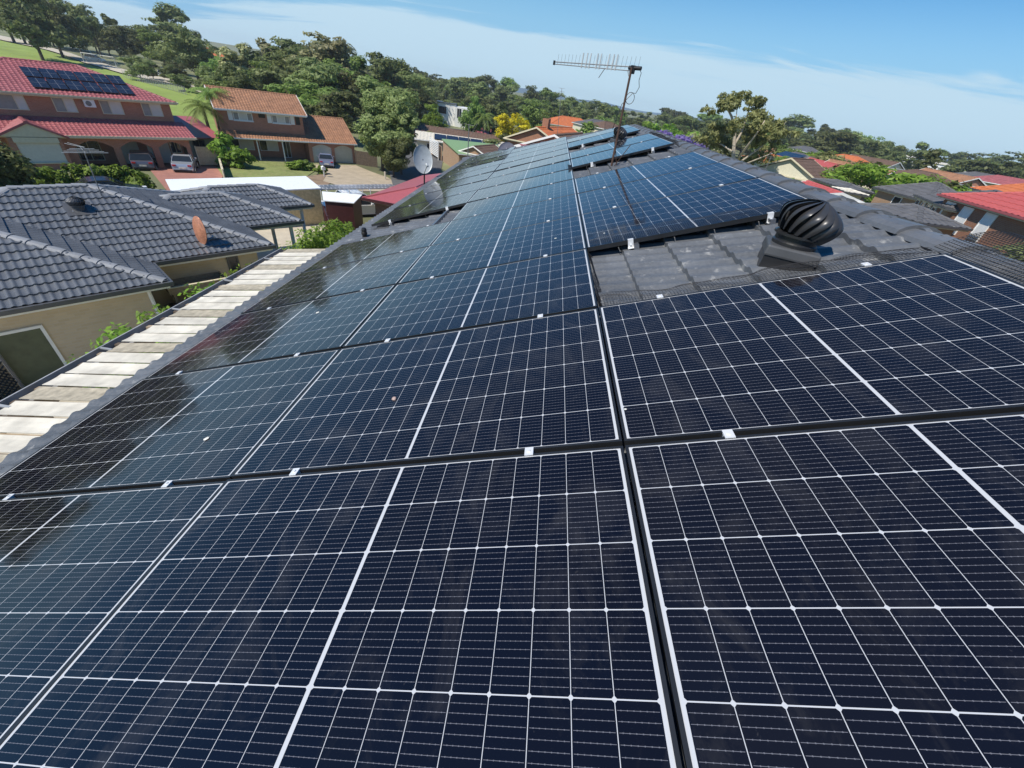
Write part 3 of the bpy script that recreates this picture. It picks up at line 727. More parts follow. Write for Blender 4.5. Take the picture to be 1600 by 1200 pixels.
m = MB(); prf = [(-3.135, -1.12), (-3.135, -1.20), (-3.02, -1.20), (-3.02, -1.165), (-3.028, -1.165), (-3.028, -1.192), (-3.127, -1.192), (-3.127, -1.12)]
m.box((-3.115, y0, -1.22), (-3.102, y1, -1.125)); m.box((-3.101, y0, -1.22), (-3.02, y1, -1.208)); m.build('gutter', 'guttergal', aw, matrix=AM)
for k in range(9):
    m = MB(); m.box((-3.10, y0 + .3 + k * .95, -1.140), (-2.98, y0 + .325 + k * .95, -1.127)); m.build('gutter_strap', 'guttergal', aw, matrix=AM)
m = MB(); m.box((-2.95, y0, -1.26), (-2.90, y1, -1.17)); m.box((-2.30, y0, -1.14), (-2.25, y1, -1.05))
for yy in (y0 + .2, 1.2, y1 - .2): m.box((-3.0, yy, -7), (-2.92, yy + .08, -1.261))
m.build('support_frame', 'timber', aw, matrix=AM)
m = MB(); m.box((-3.30, -3.0, -1.42), (-3.22, 3.3, -1.36)); m.build('old_batten', 'timber', aw, matrix=AM)

# ------------------------------------------------------------------ bits lying on the panels
def pebble(name, label, cat, q, r, mat, flat=.5, n=.0):
    u, v = on_roof(*q); m = MB(); vs = []; rs_ = random.Random(int(q[0]))
    m.lathe([(0, r * flat)] + [(r * math.sin(PI / 2 * k / 4) * rs_.uniform(.85, 1.1), r * flat * math.cos(PI / 2 * k / 4)) for k in range(1, 4)] + [(r, .0004)], 11)
    m.v = [(x * rs_.uniform(.85, 1.15), y * rs_.uniform(.85, 1.15), z) for x, y, z in m.v]
    o = m.build(name, mat, smooth=True); o.matrix_world = Matrix.Translation(rw(u, v, n - .0012)) @ ROOF_M; tag(o, label, cat); return o
pebble('pebble', 'small pinkish pebble on the glass of the middle column', 'pebble', (616, 623), .013, 'stone', .9)
for lab, q, r in (('white bird dropping on the second panel of the eave column', (322, 685), .014), ('pale brown dropping higher up the eave column', (496, 488), .016), ('tiny white dropping on the dull panel of the middle column', (868, 372), .011),
                  ('white speck on the front panel behind the turbine vent', (944, 364), .009), ('white spot beside the corner where four panels meet', (977, 639), .010)):
    pebble('bird_dropping', lab, 'bird dropping', q, r, 'bird', .10)

# ------------------------------------------------------------------ the grey-tiled neighbour on the left
HP = math.radians(20)
nb = thing('grey_tiled_house', 'single storey cream brick house with dark grey hipped tile roofs beside ours', 'house', (-9.57, 9.38, -7.0), math.radians(54))
T54 = Matrix.Translation((-9.57, 9.38, -7.0)) @ Matrix.Rotation(math.radians(54), 4, 'Z'); T54i = T54.inverted()
def nl(p): return T54i @ Vector(p)
ZE = 2.60
for (x0, x1, y0, y1, dz, sides) in ((-9.5, 0, 0, 8, 0, 'fr'), (-6.1, 3.74, 1.76, 9.76, .003, 'fr'), (-.2, 6.03, 4.2, 8.7, .006, 'fr'), (2.2, 7.7, 6.5, 10.0, .009, 'fr')):
    hip_roof(x0, x1, y0, y1, ZE + dz, HP, nb, 'neartile', 'nearcap', sides=sides, lam=.18, course=.345, ns=8, capr=.11, amp=.024, step=.036)
for (x0, x1, y0, y1, dz) in ((-9.5, 0, 0, 8, 0), (-6.1, 3.74, 1.76, 9.76, .004), (-.2, 6.03, 4.2, 8.7, .008), (2.2, 7.7, 6.5, 10.0, .012)):
    gutter_ring(x0, x1, y0, y1, ZE + dz, nb)
m = MB(); m.box((-9.1, .45, 0), (-.45, 7.6, 2.46)); m.box((-6, 2.2, 0), (3.28, 9.4, 2.455)); m.box((.2, 7.4, 0), (4.2, 8.3, 2.45)); m.build('wall', 'creambrick', nb)
for x, y in ((5.7, 4.6), (5.5, 6.2), (7.3, 6.9)):
    m = MB(); m.box((x - .06, y - .06, 0), (x + .06, y + .06, 2.44)); m.build('post', 'white', nb)
f = window(nb, -3.98, -2.92, .02, 1.86, .45, 'white', 'greendoor', (), t=.07, name='door')
m = MB(); m.tube([(-.50, .38, 2.44), (-.50, .38, 0)], .05, 8); m.build('downpipe', 'white', nb)
window(nb, 2.22, 2.60, .9, 2.3, 2.2, 'gutter', 'glass', ())
# lattice, tank, shelf by the wall
t = thing('lattice_screen', 'black diamond lattice screen leaning by the green door', 'lattice', T54 @ Vector((-4.9, .28, 0)), math.radians(54))
m = MB()
for k in range(-16, 17):
    for sg in (-1, 1):
        a = Vector((k * .11, 0, 0)); b = Vector((k * .11 + sg * 1.4, 0, 1.4))
        lo, hi = 0.0, 1.0
        pts = [a + (b - a) * q for q in np.linspace(0, 1, 24)]; pts = [p for p in pts if -.95 <= p.x <= .95]
        if len(pts) > 1: m.tube([pts[0] + Vector((0, .006 * sg, 0)), pts[-1] + Vector((0, .006 * sg, 0))], .018, 4)
m.build('lattice', 'blackplastic', t); m = MB(); m.box((-1, -.03, -.02), (-.95, .03, 1.45)); m.box((.95, -.03, -.02), (1, .03, 1.45)); m.box((-.949, -.03, 1.40), (.949, .03, 1.45)); m.build('border', 'gutter', t)
for i, x in enumerate((.10, 1.05)):
    t = thing('water_tank', ('round dull brown water tank against the cream wall, nearer the downpipe', 'round dull brown water tank against the cream wall, below the open timber tray')[i], 'water tank', T54 @ Vector((x, 1.35, 0)), 0, 'brown water tanks by the neighbour wall')
    m = MB(); m.lathe([(.44, 0), (.44, .1), (.46, .12), (.46, .5), (.44, .52), (.46, .54), (.46, 1.05), (.40, 1.15), (.12, 1.22), (0, 1.22)], 28); m.build('tank', plain('tank_brown' + str(i), (.17, .14, .10), .6), t)
    m = MB(); m.lathe([(.14, 1.2), (.14, 1.25), (0, 1.26)], 16); m.build('lid', 'blackplastic', t)
t = thing('timber_tray', 'open timber tray with a rim coloured as sunlit on a stand above the tanks', 'tray', T54 @ Vector((1.0, 1.82, 1.55)), math.radians(54))
m = MB(); m.box((-.85, -.32, 0), (.85, .34, .05)); m.box((-.85, -.36, 0), (.85, -.321, .22)); m.box((-.85, .341, 0), (.85, .37, .22)); m.box((-.89, -.36, 0), (-.851, .37, .22)); m.box((.851, -.36, 0), (.89, .37, .22)); m.build('tray', 'timber', t)
m = MB(); m.box((-.9, -.40, .221), (.9, -.31, .245)); m.build('rim', 'cream', t)  # cream colour puts the sunlight on the rim into its paint
m = MB(); 
for sx in (-.8, .72): m.box((sx, -.30, -1.54), (sx + .08, -.22, -.001)); m.box((sx, .2, -1.54), (sx + .08, .28, -.001))
m.build('leg', 'timber', t)
# things standing on that roof
def plane_hit(q, y_front):           # main front slope of a hip at local y
    n_ = T54.to_3x3() @ Vector((0, -math.sin(HP), math.cos(HP))); return hit(q[0], q[1], T54 @ Vector((0, y_front, ZE)), n_)
q = plane_hit((124, 328), 1.76)
t = thing('turbine_vent', 'dark low turbine vent on the grey-tiled roof', 'roof vent', q)
m = MB(); m.lathe([(.16, -.12), (.16, .12), (.19, .13), (.19, .16)], 22); m.build('throat', 'darkgrey', t)
m = MB(); 
for k in range(18):
    a = 2 * PI * k / 18; vs = []
    for i in range(9):
        u = i / 8; R_ = .25 * (.78 + .22 * math.sin(PI * min(1, u * 1.6) / 2)) * (math.cos(max(0, u - .35) / .65 * PI / 2 * .92)); 
        for w in range(2): vs.append(((R_ - .03 * w) * math.cos(a + .9 * u + w * .36), (R_ - .03 * w) * math.sin(a + .9 * u + w * .36), .16 + .26 * u))
    m.add(vs, [(i * 2, i * 2 + 1, i * 2 + 3, i * 2 + 2) for i in range(8)])
m.build('vanes', 'gutter', t); m = MB(); m.lathe([(.15, .16), (.18, .27), (.10, .39), (0, .42)], 18); m.build('drum', 'blackplastic', t)
m = MB(); n_ = T54.to_3x3() @ Vector((0, -math.sin(HP), math.cos(HP))); fl = m.box((-.34, -.34, .02), (.34, .34, .05)).build('flashing', 'gutter', t); fl.rotation_euler = n_.to_track_quat('Z', 'Y').to_euler()
q = plane_hit((319, 381), 1.76); c_ = Vector((q.x, q.y, q.z)) + Vector((.0, 0, .46))
dish('satellite_dish', 'rusty orange dish standing on the grey-tiled roof', c_, (.30, .92, -.10), .47, q, 'dishcopper', depth=.2, squash=.66)
q = plane_hit((160, 309), 1.76); tp = onp = at_d(131, 236, math.hypot(q.x - CAM[0], q.y - CAM[1]))
t = thing('tv_antenna', 'thin grey television antenna with long cross rods on the grey-tiled roof', 'antenna', q)
o = Vector(tp) - q
m = MB(); m.tube([(0, 0, -.05), o * 1.05], .016, 7); m.build('mast', 'greysteel', t)
m = MB(); ax_ = Vector((.62, .78, 0)); bx_ = Vector((-.7, .55, .02)).normalized()
m.tube([o - bx_ * .35, o + bx_ * .75], .011, 6); boom = m.build('boom', 'greysteel', t); m = MB()
for k, L_ in enumerate((.55, .48, .38, .30)):
    c_ = o + bx_ * (-.3 + .2 * k) + Vector((0, 0, .01)); m.tube([c_ - ax_ * L_, c_ + ax_ * L_], .008, 5)
m.build('cross_rods', 'dishgrey', t)
m = MB(); w1 = o + Vector((0, 0, .16))
for k in range(2): m.tube([w1 + Vector((-.26 + .03 * k, -.26 + .07 * k, .04 + .02 * k)), w1 + Vector((.10, -.04 + .03 * k, -.04))], .006, 4)
m.build('reflector', 'dishgrey', t)

# ------------------------------------------------------------------ red-roofed two-storey house
def R2(d): return math.radians(d)
rh = thing('red_roofed_house', 'two storey red brick house with crimson tile roofs and arched carport', 'house', (-37.65, 37.2, -9.12), R2(55))
HPR = R2(19)
hip_roof(-9.5, 6.15, 2.4, 13.4, 5.34, HPR, rh, 'redtile', 'redtile', sides='fr', lam=.30, ns=5, capr=.13, amp=.03)
gutter_ring(-9.5, 6.15, 2.4, 13.4, 5.34, rh, 'cream', 'cream')
m = MB(); m.box((-9, 2.9, 2.3), (5.6, 12.9, 5.16)); m.build('wall', 'redbrick', rh)
# lower roof skirt and arched front
sk = [(-9.5, 0, 2.70), (6.15, 0, 2.70), (6.15, 2.88, 3.66), (-9.5, 2.88, 3.66)]
m = MB(); m.add(*tiles(sk, .30, .34, amp=.03, ns=5)); m.add([(6.15, 0, 2.70), (6.15, 2.88, 2.7), (6.15, 2.88, 3.66)], [(0, 1, 2)]); m.build('lower_roof', 'redtile', rh)
m = MB(); m.box((-9.6, -.10, 2.56), (6.25, -.001, 2.72)); m.box((6.151, -.001, 2.56), (6.25, 2.9, 2.72)); m.build('lower_gutter', 'cream', rh)
m = MB(); m.box((-9.4, .003, 2.50), (6.1, 2.89, 2.555)); m.build('lower_soffit', 'cream', rh)
def arch_wall(x0, x1, y, t, h, opens, rise=.45):
    """front wall with segmental arch openings: list of (xa, xb, spring height)"""
    mb = MB(); xs = x0
    for xa, xb, hs in opens:
        mb.box((xs, y, 0), (xa, y + t, h)); n = 10
        for i in range(n):
            a0, a1 = i / n, (i + 1) / n; xa_, xb_ = xa + (xb - xa) * a0, xa + (xb - xa) * a1
            za, zb = hs + rise * math.sin(PI * a0), hs + rise * math.sin(PI * a1)
            mb.hexa([(xa_, y, za), (xb_, y, zb), (xb_, y + t, zb), (xa_, y + t, za)], [(xa_, y, h), (xb_, y, h), (xb_, y + t, h), (xa_, y + t, h)])
        xs = xb
    mb.box((xs, y, 0), (x1, y + t, h)); return mb
arch_wall(-3.6, 5.65, .55, .24, 2.5, ((-2.9, -.35, 1.75), (.15, 2.5, 1.75), (3.0, 5.3, 1.75)), .5).build('arched_wall', 'redbrick', rh)
m = MB(); m.box((-9, 2.9, 0), (5.6, 12.9, 2.3)); m.build('lower_wall', 'redbrick', rh)
m = MB(); m.box((.3, 2.82, 0), (1.9, 2.899, 2.15)); m.box((2.6, 2.82, 0), (4.4, 2.899, 2.15)); m.build('garage_door', 'creamdoor', rh)
window(rh, -2.6, -.9, .3, 2.1, 2.9, 'cream', 'glass', (.5,)); window(rh, 4.5, 5.4, .9, 2.1, 2.9, 'cream', 'glass', (.5,))
# bay with a cream roller shutter under a small gable
m = MB(); m.box((-6.7, -.15, 0), (-3.601, 2.89, .72)); m.box((-6.7, -.15, .72), (-6.35, 2.89, 2.5)); m.box((-3.85, -.15, .72), (-3.601, 2.89, 2.5)); m.build('bay_wall', 'redbrick', rh)
m = MB(); m.box((-6.349, -.10, .72), (-3.851, .1, 2.5)); m.build('roller_shutter', 'creamdoor', rh)
m = MB(); m.box((-6.42, -.26, 2.18), (-3.80, -.151, 2.56)); m.box((-6.42, -.24, .66), (-3.8, -.155, .74)); m.build('shutter_box', 'cream', rh)
g0 = -.30; zg = 2.62
for sx in (-1, 1):
    A_ = (-5.2 + sx * 2.05, g0, zg); B_ = (-5.2, g0, zg + 1.02); C_ = (-5.2, 3.0, zg + 1.02); D_ = (-5.2 + sx * 2.05, g0 + .0, zg); Eb = (-5.2 + sx * 2.05, 3.0, zg)
    pl = [A_, B_, C_, Eb] if sx < 0 else [Eb, C_, B_, A_]
    e = [Eb, A_, B_, C_] if sx < 0 else [A_, Eb, C_, B_]
    m = MB(); m.add(*tiles(e, .30, .34, amp=.03, ns=5)); m.build('bay_roof', 'redtile', rh)
m = MB(); m.hexa([(-7.1, g0 + .06, zg - .02), (-3.3, g0 + .06, zg - .02), (-5.2, g0 + .06, zg + .93)], [(-7.1, g0 + .16, zg - .02), (-3.3, g0 + .16, zg - .02), (-5.2, g0 + .16, zg + .93)]); m.build('bay_gable', 'cream', rh)
m = MB(); caps(m, (-5.2, g0, zg + 1.03), (-5.2, 2.6, zg + 1.03), .12); m.build('bay_ridge', 'redtile', rh)
m = MB()
for sx in (-1, 1): m.hexa([(-5.2 + sx * 2.12, g0 - .05, zg - .14), (-5.2, g0 - .05, zg + .90), (-5.2, g0 + .02, zg + .90), (-5.2 + sx * 2.12, g0 + .02, zg - .14)], [(-5.2 + sx * 2.12, g0 - .05, zg + .02), (-5.2, g0 - .05, zg + 1.06), (-5.2, g0 + .02, zg + 1.06), (-5.2 + sx * 2.12, g0 + .02, zg + .02)])
m.build('bay_bargeboard', 'redtile', rh)
for x0, x1, bars in ((-6.9, -4.35, (.76,)), (-2.75, -1.35, (.5,)), (.30, 1.85, (.42,)), (3.30, 4.85, (.42,))):
    window(rh, x0, x1, 4.05, 5.12, 2.9, 'cream', ('curtain', 'blind'), bars)
m = MB(); m.box((-.80, 2.50, 4.55), (-.05, 2.84, 5.12)); ac = m.build('air_conditioner', 'white', rh, bevel=.02)
m = MB(); m.lathe([(.20, -.012), (.20, 0), (.17, .006), (.05, .01), (0, .01)], 20, (-.50, 2.495, 4.83), Matrix.Rotation(PI / 2, 3, 'X')); m.build('fan_grille', 'greysteel', ac)
# its roof panels
g = 'small solar panels on the crimson roof'
prt = None
for r_ in range(2):
    for k in range(6):
        if prt is None:
            t = prt = thing('solar_panel', '', 'solar panel', group=g)
            m = MB(); m.box((-.80, -.52, 0), (.80, .52, .035)); m.build('frame', 'frame', t); m = MB(); m.box((-.775, -.495, .0351), (.775, .495, .039)); m.build('cell_sheet', plain('far_cells', (.016, .018, .030), .12, 0, .2), t)
            m = MB(); m.box((-.775, -.012, .0391), (.775, .012, .041)); m.box((-.01, -.495, .0391), (.01, .495, .0408)); m.build('cell_seam', plain('cell_seam', (.16, .17, .2), .5), t)
        else: t = copy_tree(prt)
        t['label'] = 'solar panel in the %s row on the crimson roof, %s from its left end' % (('lower', 'upper')[r_], ('first', 'second', 'third', 'fourth', 'fifth', 'last')[k])
        y = 3.55 + 1.9 * 0 + (.62 + r_ * 1.72) * 1.0
        loc = Vector((-2.95 + k * 1.12, y * 1.0 - .35, 5.34 + (y - .35 - 2.4) * math.tan(HPR) + .12))
        t.matrix_world = rh.matrix_basis @ Matrix.Translation(loc) @ Matrix.Rotation(HPR, 4, 'X') @ Matrix.Rotation(PI / 2, 4, 'Z')
def _mw(o): return Matrix.Translation(o.location) @ o.rotation_euler.to_matrix().to_4x4()
k_ = 0
for o in [o for o in sc.objects if o.get('group') == g]:
    pass
# side annexe with red flat roof, gate and side wall
an = thing('side_annexe', 'low annexe with a plain red roof at the right end of the crimson-roofed house', 'annexe', rh.matrix_basis @ Vector((6.3, 3.3, 0)) if False else _mw(rh) @ Vector((6.35, 3.2, 0)), R2(55))
m = MB(); m.hexa([(0, -.6, 2.25), (3.1, -.6, 2.25), (3.1, 6.5, 3.3), (0, 6.5, 3.3)], [(0, -.6, 2.38), (3.1, -.6, 2.38), (3.1, 6.5, 3.43), (0, 6.5, 3.43)]); m.build('roof', 'maroonroof', an)
m = MB(); m.box((.1, .4, 0), (2.8, 6.2, 2.24)); m.build('wall', 'cream', an); window(an, .4, 1.6, .2, 2.05, .4, 'timber', 'glass', (.5,), name='door')
m = MB(); m.box((2.7, -.5, 0), (2.82, -.38, 2.24)); m.build('post', 'white', an)
gt = thing('driveway_gate', 'plain cream sheet gate beside the silver car', 'gate', _mw(rh) @ Vector((6.3, 1.3, 0)), R2(48))
m = MB(); m.box((0, 0, .05), (3.9, .06, 1.75)); m.build('gate_leaf', plain('tan_gate', (.55, .42, .26), .6), gt)
m = MB(); m.box((-.1, -.02, 0), (-.001, .1, 1.8)); m.box((3.901, -.02, 0), (4.0, .1, 1.8)); m.build('gate_post', 'cream', gt); m = MB(); m.box((2.0, -.04, 1.0), (2.2, -.001, 1.1)); m.build('latch', 'blackplastic', gt)

# ------------------------------------------------------------------ orange-roofed house
oh = thing('orange_roofed_house', 'two storey brick house with terracotta tile roofs and twin arched garage doors', 'house', (-29.5, 55.3, -9.47), R2(41))
HPO = R2(22)
ou = MB(); ou.box((-9.0, .9, 2.2), (-.1, 8.4, 4.95)); ou.build('wall', 'redbrick', oh)
m = MB(); m.box((-9.021, .86, 2.2), (-9.0, 8.4, 4.9)); m.build('side_wall', 'orangebrick', oh)  # orange skin paints the sunlit look of this side wall
hip_roof(-9.3, .35, .35, 9.0, 5.08, HPO, oh, 'orangetile', 'orangetile', 'gable', 'gable', lam=.30, ns=5, amp=.03, sides='f')
for x in (-9.0, -.13):
    m = MB(); m.hexa([(x, .9, 4.95), (x + .03, .9, 4.95), (x + .03, 8.4, 4.95), (x, 8.4, 4.95)], [(x, 4.6, 6.65), (x + .03, 4.6, 6.65), (x + .03, 4.75, 6.65), (x, 4.75, 6.65)])
    m.build('gable_wall', 'redbrick', oh)
m = MB(); m.box((-9.3, .24, 4.98), (.35, .349, 5.09)); m.box((-9.3, -.26, 2.26), (6.1, -.151, 2.38)); m.build('gutter', 'white', oh)
m = MB(); m.box((-9.2, .351, 4.90), (.3, .9, 4.96)); m.build('soffit', 'white', oh)
# ground floor roof: verandah skirt, then the garage gable
m = MB(); m.add(*tiles([(-9.3, -.15, 2.37), (.0, -.15, 2.37), (.0, .89, 2.95), (-9.3, .89, 2.95)], .30, .34, amp=.03, ns=5)); m.build('verandah_roof', 'orangetile', oh)
m = MB(); m.add(*tiles([(.001, -.15, 2.37), (6.1, -.15, 2.37), (6.1, 5.2, 4.72), (.001, 5.2, 4.72)], .30, .34, amp=.03, ns=5)); m.add([(6.1, -.15, 2.37), (6.1, 10, 2.37), (6.1, 5.2, 4.72)], [(0, 1, 2)]); m.add([(.0, 5.2, 4.72), (6.1, 5.2, 4.72), (6.1, 10, 2.4), (0, 10, 2.4)], [(0, 1, 2, 3)]); m.build('garage_roof', 'orangetile', oh)
m = MB(); caps(m, (0, 5.2, 4.73), (6.1, 5.2, 4.73)); m.build('ridge_cap', 'orangetile', oh)
arch_wall(-.05, 5.75, .1, .24, 2.25, ((.35, 2.75, 1.72), (3.10, 5.45, 1.72)), .38).build('garage_wall', 'redbrick', oh)
m = MB(); m.box((.3, .28, 0), (2.8, .33, 2.2)); m.box((3.05, .28, 0), (5.5, .33, 2.2))
for a in (.3, 3.05):
    for k in range(5): m.box((a + .02, .262, .1 + k * .42), (a + 2.43, .2799, .13 + k * .42))
m.build('garage_door', 'creamdoor', oh)
m = MB(); m.box((-9.0, 2.4, 0), (-.051, 8.4, 2.2)); m.box((-.05, .34, 0), (5.7, 8.0, 2.22)); m.build('lower_wall', 'redbrick', oh)
m = MB(); m.box((-9.3, -.12, 2.2), (-.06, 2.39, 2.255)); m.build('verandah_ceiling', 'cream', oh)
m = MB(); m.box((-9.3, -.1, -.3), (-.06, 2.39, .06)); m.build('verandah_floor', 'timber', oh)
for x in (-8.9, -5.82, -3.06):
    m = MB(); m.box((x - .06, -.02, .061), (x + .06, .10, 2.199)); m.build('verandah_post', 'white', oh)
window(oh, -8.3, -5.9, .75, 1.95, 2.4, 'white', ('glass', 'blind'), (.35,)); window(oh, -5.3, -3.2, .75, 1.95, 2.4, 'white', ('glass', 'blind'), (.4,)); window(oh, -2.7, -1.8, .06, 2.05, 2.4, 'white', 'glass', (.5,), name='door')
for x0 in (-7.55, -3.55):
    w_ = window(oh, x0, x0 + 1.95, 4.02, 4.84, .9, 'white', ('curtain', 'blind', 'curtain'), (.28, .72), t=.07, sill='white')
    m = MB(); m.box((x0 - .52, .84, 3.98), (x0 - .06, .899, 4.90)); m.box((x0 + 2.01, .84, 3.98), (x0 + 2.47, .899, 4.90)) if x0 > -5 else None; m.build('shutter', 'white', w_)
m = MB(); m.box((-4.95, .85, 4.45), (-4.25, .899, 4.85)); m.build('vent_window', 'glass', oh)
m = MB(); m.box((-.95, .86, 4.0), (-.45, .899, 4.86)); m.build('dark_window', 'glass', oh)

# ------------------------------------------------------------------ small buildings between
def shed(name, label, cat, corners, zr, h, rmat, wmat, t_=.10, over=.12, extra=None, group=None):
    c = sum((Vector(p) for p in corners), Vector()) / len(corners); zb = min(gz(p.x, p.y) for p in map(Vector, corners)) - .3
    t = thing(name, label, cat, (c.x, c.y, zb), group=group); L_ = [Vector((p[0], p[1], p[2])) - Vector((c.x, c.y, zb)) for p in corners]
    m = MB(); m.slab([tuple(p) for p in L_], t_); m.build('roof', rmat, t)
    ins = [Vector((p.x * (1 - over / max(.5, p.to_2d().length)), p.y * (1 - over / max(.5, p.to_2d().length)), p.z - t_ - .002)) for p in L_]
    m = MB(); m.hexa([(p.x, p.y, 0) for p in ins], [tuple(p) for p in ins]); m.build('wall', wmat, t); return t
a, b, c = at_z(502, 294, -5.4), at_z(478, 275, -5.3), at_z(258, 280, -5.3); d = a + (c - b)
ws = shed('flat_roofed_shed', 'long shed with a dazzling white flat roof and pale yellow wall', 'shed', [d, a, b, c], 0, 0, 'whitemetal', plain('pale_yellow_wall', (.58, .47, .26), .7), .07)
a, b, c, d = at_z(505, 313, -5.55), at_z(553, 317, -5.55), at_z(566, 304, -5.40), at_z(503, 299, -5.40)
shed('maroon_shed', 'dark maroon steel shed with a sloping white roof', 'shed', [a, b, c, d], 0, 0, 'whitemetal', 'maroon', .05)
fa, fb = at_z(512, 338, -6.2), at_z(590, 330, -6.4)
def fence(name, label, pts, h, mat, post='gutter', t_=.04, sp=2.4, rib=True, zoff=0.0, cat='fence'):
    P0 = Vector((pts[0][0], pts[0][1], gz(pts[0][0], pts[0][1]))); o = thing(name, label, cat, P0)
    m = MB(); pm = MB()
    for a, b in zip(pts, pts[1:]):
        L_ = math.hypot(b[0] - a[0], b[1] - a[1]); k = max(1, round(L_ / sp)); nx, ny = -(b[1] - a[1]) / L_ * t_ / 2, (b[0] - a[0]) / L_ * t_ / 2
        for i in range(k):
            q = [(a[0] + (b[0] - a[0]) * s / k, a[1] + (b[1] - a[1]) * s / k) for s in (i, i + 1)]
            z = [gz(*w) + zoff - P0.z for w in q]; q = [(w[0] - P0.x, w[1] - P0.y) for w in q]
            m.hexa([(q[0][0] - nx, q[0][1] - ny, z[0]), (q[1][0] - nx, q[1][1] - ny, z[1]), (q[1][0] + nx, q[1][1] + ny, z[1]), (q[0][0] + nx, q[0][1] + ny, z[0])],
                   [(q[0][0] - nx, q[0][1] - ny, z[0] + h), (q[1][0] - nx, q[1][1] - ny, z[1] + h), (q[1][0] + nx, q[1][1] + ny, z[1] + h), (q[0][0] + nx, q[0][1] + ny, z[0] + h)])
            pm = MB(); pm.box((q[0][0] - .05, q[0][1] - .05, z[0] - .2), (q[0][0] + .05, q[0][1] + .05, z[0] + h + .06)); pm.build('fence_post', post, o)
            if rib:
                for s in range(1, 12):
                    f_ = s / 12; x = q[0][0] + (q[1][0] - q[0][0]) * f_; y = q[0][1] + (q[1][1] - q[0][1]) * f_; zz_ = z[0] + (z[1] - z[0]) * f_
                    m.box((x - .025, y - .035, zz_ + .03), (x + .025, y + .035, zz_ + h - .03))
    m.build('fence_panel', mat, o); return o
pb_ = Vector(ground(536, 350)); pa_ = Vector(ground(505, 318)); pc_ = Vector(ground(570, 352))
fence('maroon_fence', 'dark maroon steel fence running from the maroon shed past the hedge', [(-12.0, 23.8), (-9.3, 19.2), (-6.8, 15.4)], 1.9, 'maroon', 'maroon')
a, b, c = at_z(566, 309, -4.75), at_z(618, 319, -4.75), at_z(662, 285, -4.75)
gx = (b - a).normalized(); gl = (b - a).length; gy = Vector((-gx.y, gx.x, 0))
mh = thing('maroon_roofed_garage', 'orange brick garage with a maroon sheet hip roof by the maroon shed', 'garage', (a.x, a.y, gz(a.x, a.y)), math.atan2(gx.y, gx.x)); ze = a.z - gz(a.x, a.y)
W_, D_ = 5.0, 5.4
m = MB(); E_, F_ = (2.4, 2.3, ze + .62), (2.4, D_ + 4, ze + .62)
m.add([(0, 0, ze), (W_, 0, ze), E_, (0, D_ + 4, ze), F_, (W_, D_ + 4, ze)], [(0, 1, 2), (0, 2, 4, 3), (1, 5, 4, 2)]); m.build('roof', 'maroonroof', mh)
m = MB(); m.tube([(0, 0, ze + .02), E_, F_], .05, 6); m.tube([(W_, 0, ze + .02), E_], .05, 6); m.build('ridge_cap', 'maroonroof', mh)
m = MB(); m.box((-.05, -.08, ze - .12), (W_, -.001, ze + .02)); m.build('gutter', 'maroon', mh); m = MB(); m.box((.0, .0, ze - .16), (W_ - .1, .3, ze - .121)); m.build('soffit', 'cream', mh)
m = MB(); m.box((.55, .45, -.3), (W_ - .4, D_ + 3.5, ze - .05)); m.build('wall', 'orangebrick', mh)
m = MB(); m.box((1.65, .40, 0), (1.85, .449, ze - .18)); m.build('downpipe', 'maroon', mh)
a = ground(716, 268); gb = thing('green_roofed_workshop', 'tan brick workshop with a faded green sheet roof', 'workshop', (a.x, a.y, a.z), R2(29))
m = MB(); m.hexa([(-.2, -.3, 2.35), (9.5, -.3, 2.35), (9.5, 9.0, 3.05), (-.2, 9.0, 3.05)], [(-.2, -.3, 2.47), (9.5, -.3, 2.47), (9.5, 9.0, 3.17), (-.2, 9.0, 3.17)]); m.build('roof', 'greenroof', gb)
m = MB(); m.hexa([(0, 0, -.4), (9.2, 0, -.4), (9.2, 8.8, -.4), (0, 8.8, -.4)], [(0, 0, 2.34), (9.2, 0, 2.34), (9.2, 8.8, 3.0), (0, 8.8, 3.0)]); m.build('wall', 'tanbrick', gb)
m = MB(); m.box((-.22, -.36, 2.32), (9.5, -.301, 2.44)); m.build('gutter', 'whitemetal', gb); window(gb, 5.5, 7.6, .9, 1.9, 0, 'white', 'glass', (.5,))
m = MB(); m.box((-.12, 9.2, -.4), (0, 16.5, 2.0)); m.build('side_wall', 'tanbrick', gb)
t = thing('louvre_screen', 'pale slatted screen leaning beside the tan workshop', 'screen', _mw(gb) @ Vector((-.6, 9.5, 0)), R2(29))
m = MB()
for k in range(9): m.box((-.05, 0, .3 + k * .26), (.05, 5.6, .44 + k * .26))
m.build('slat', 'whitemetal', t); m = MB(); m.box((-.07, -.08, -.3), (.07, -.001, 2.7)); m.box((-.07, 5.601, -.3), (.07, 5.7, 2.7)); m.build('post', 'white', t)

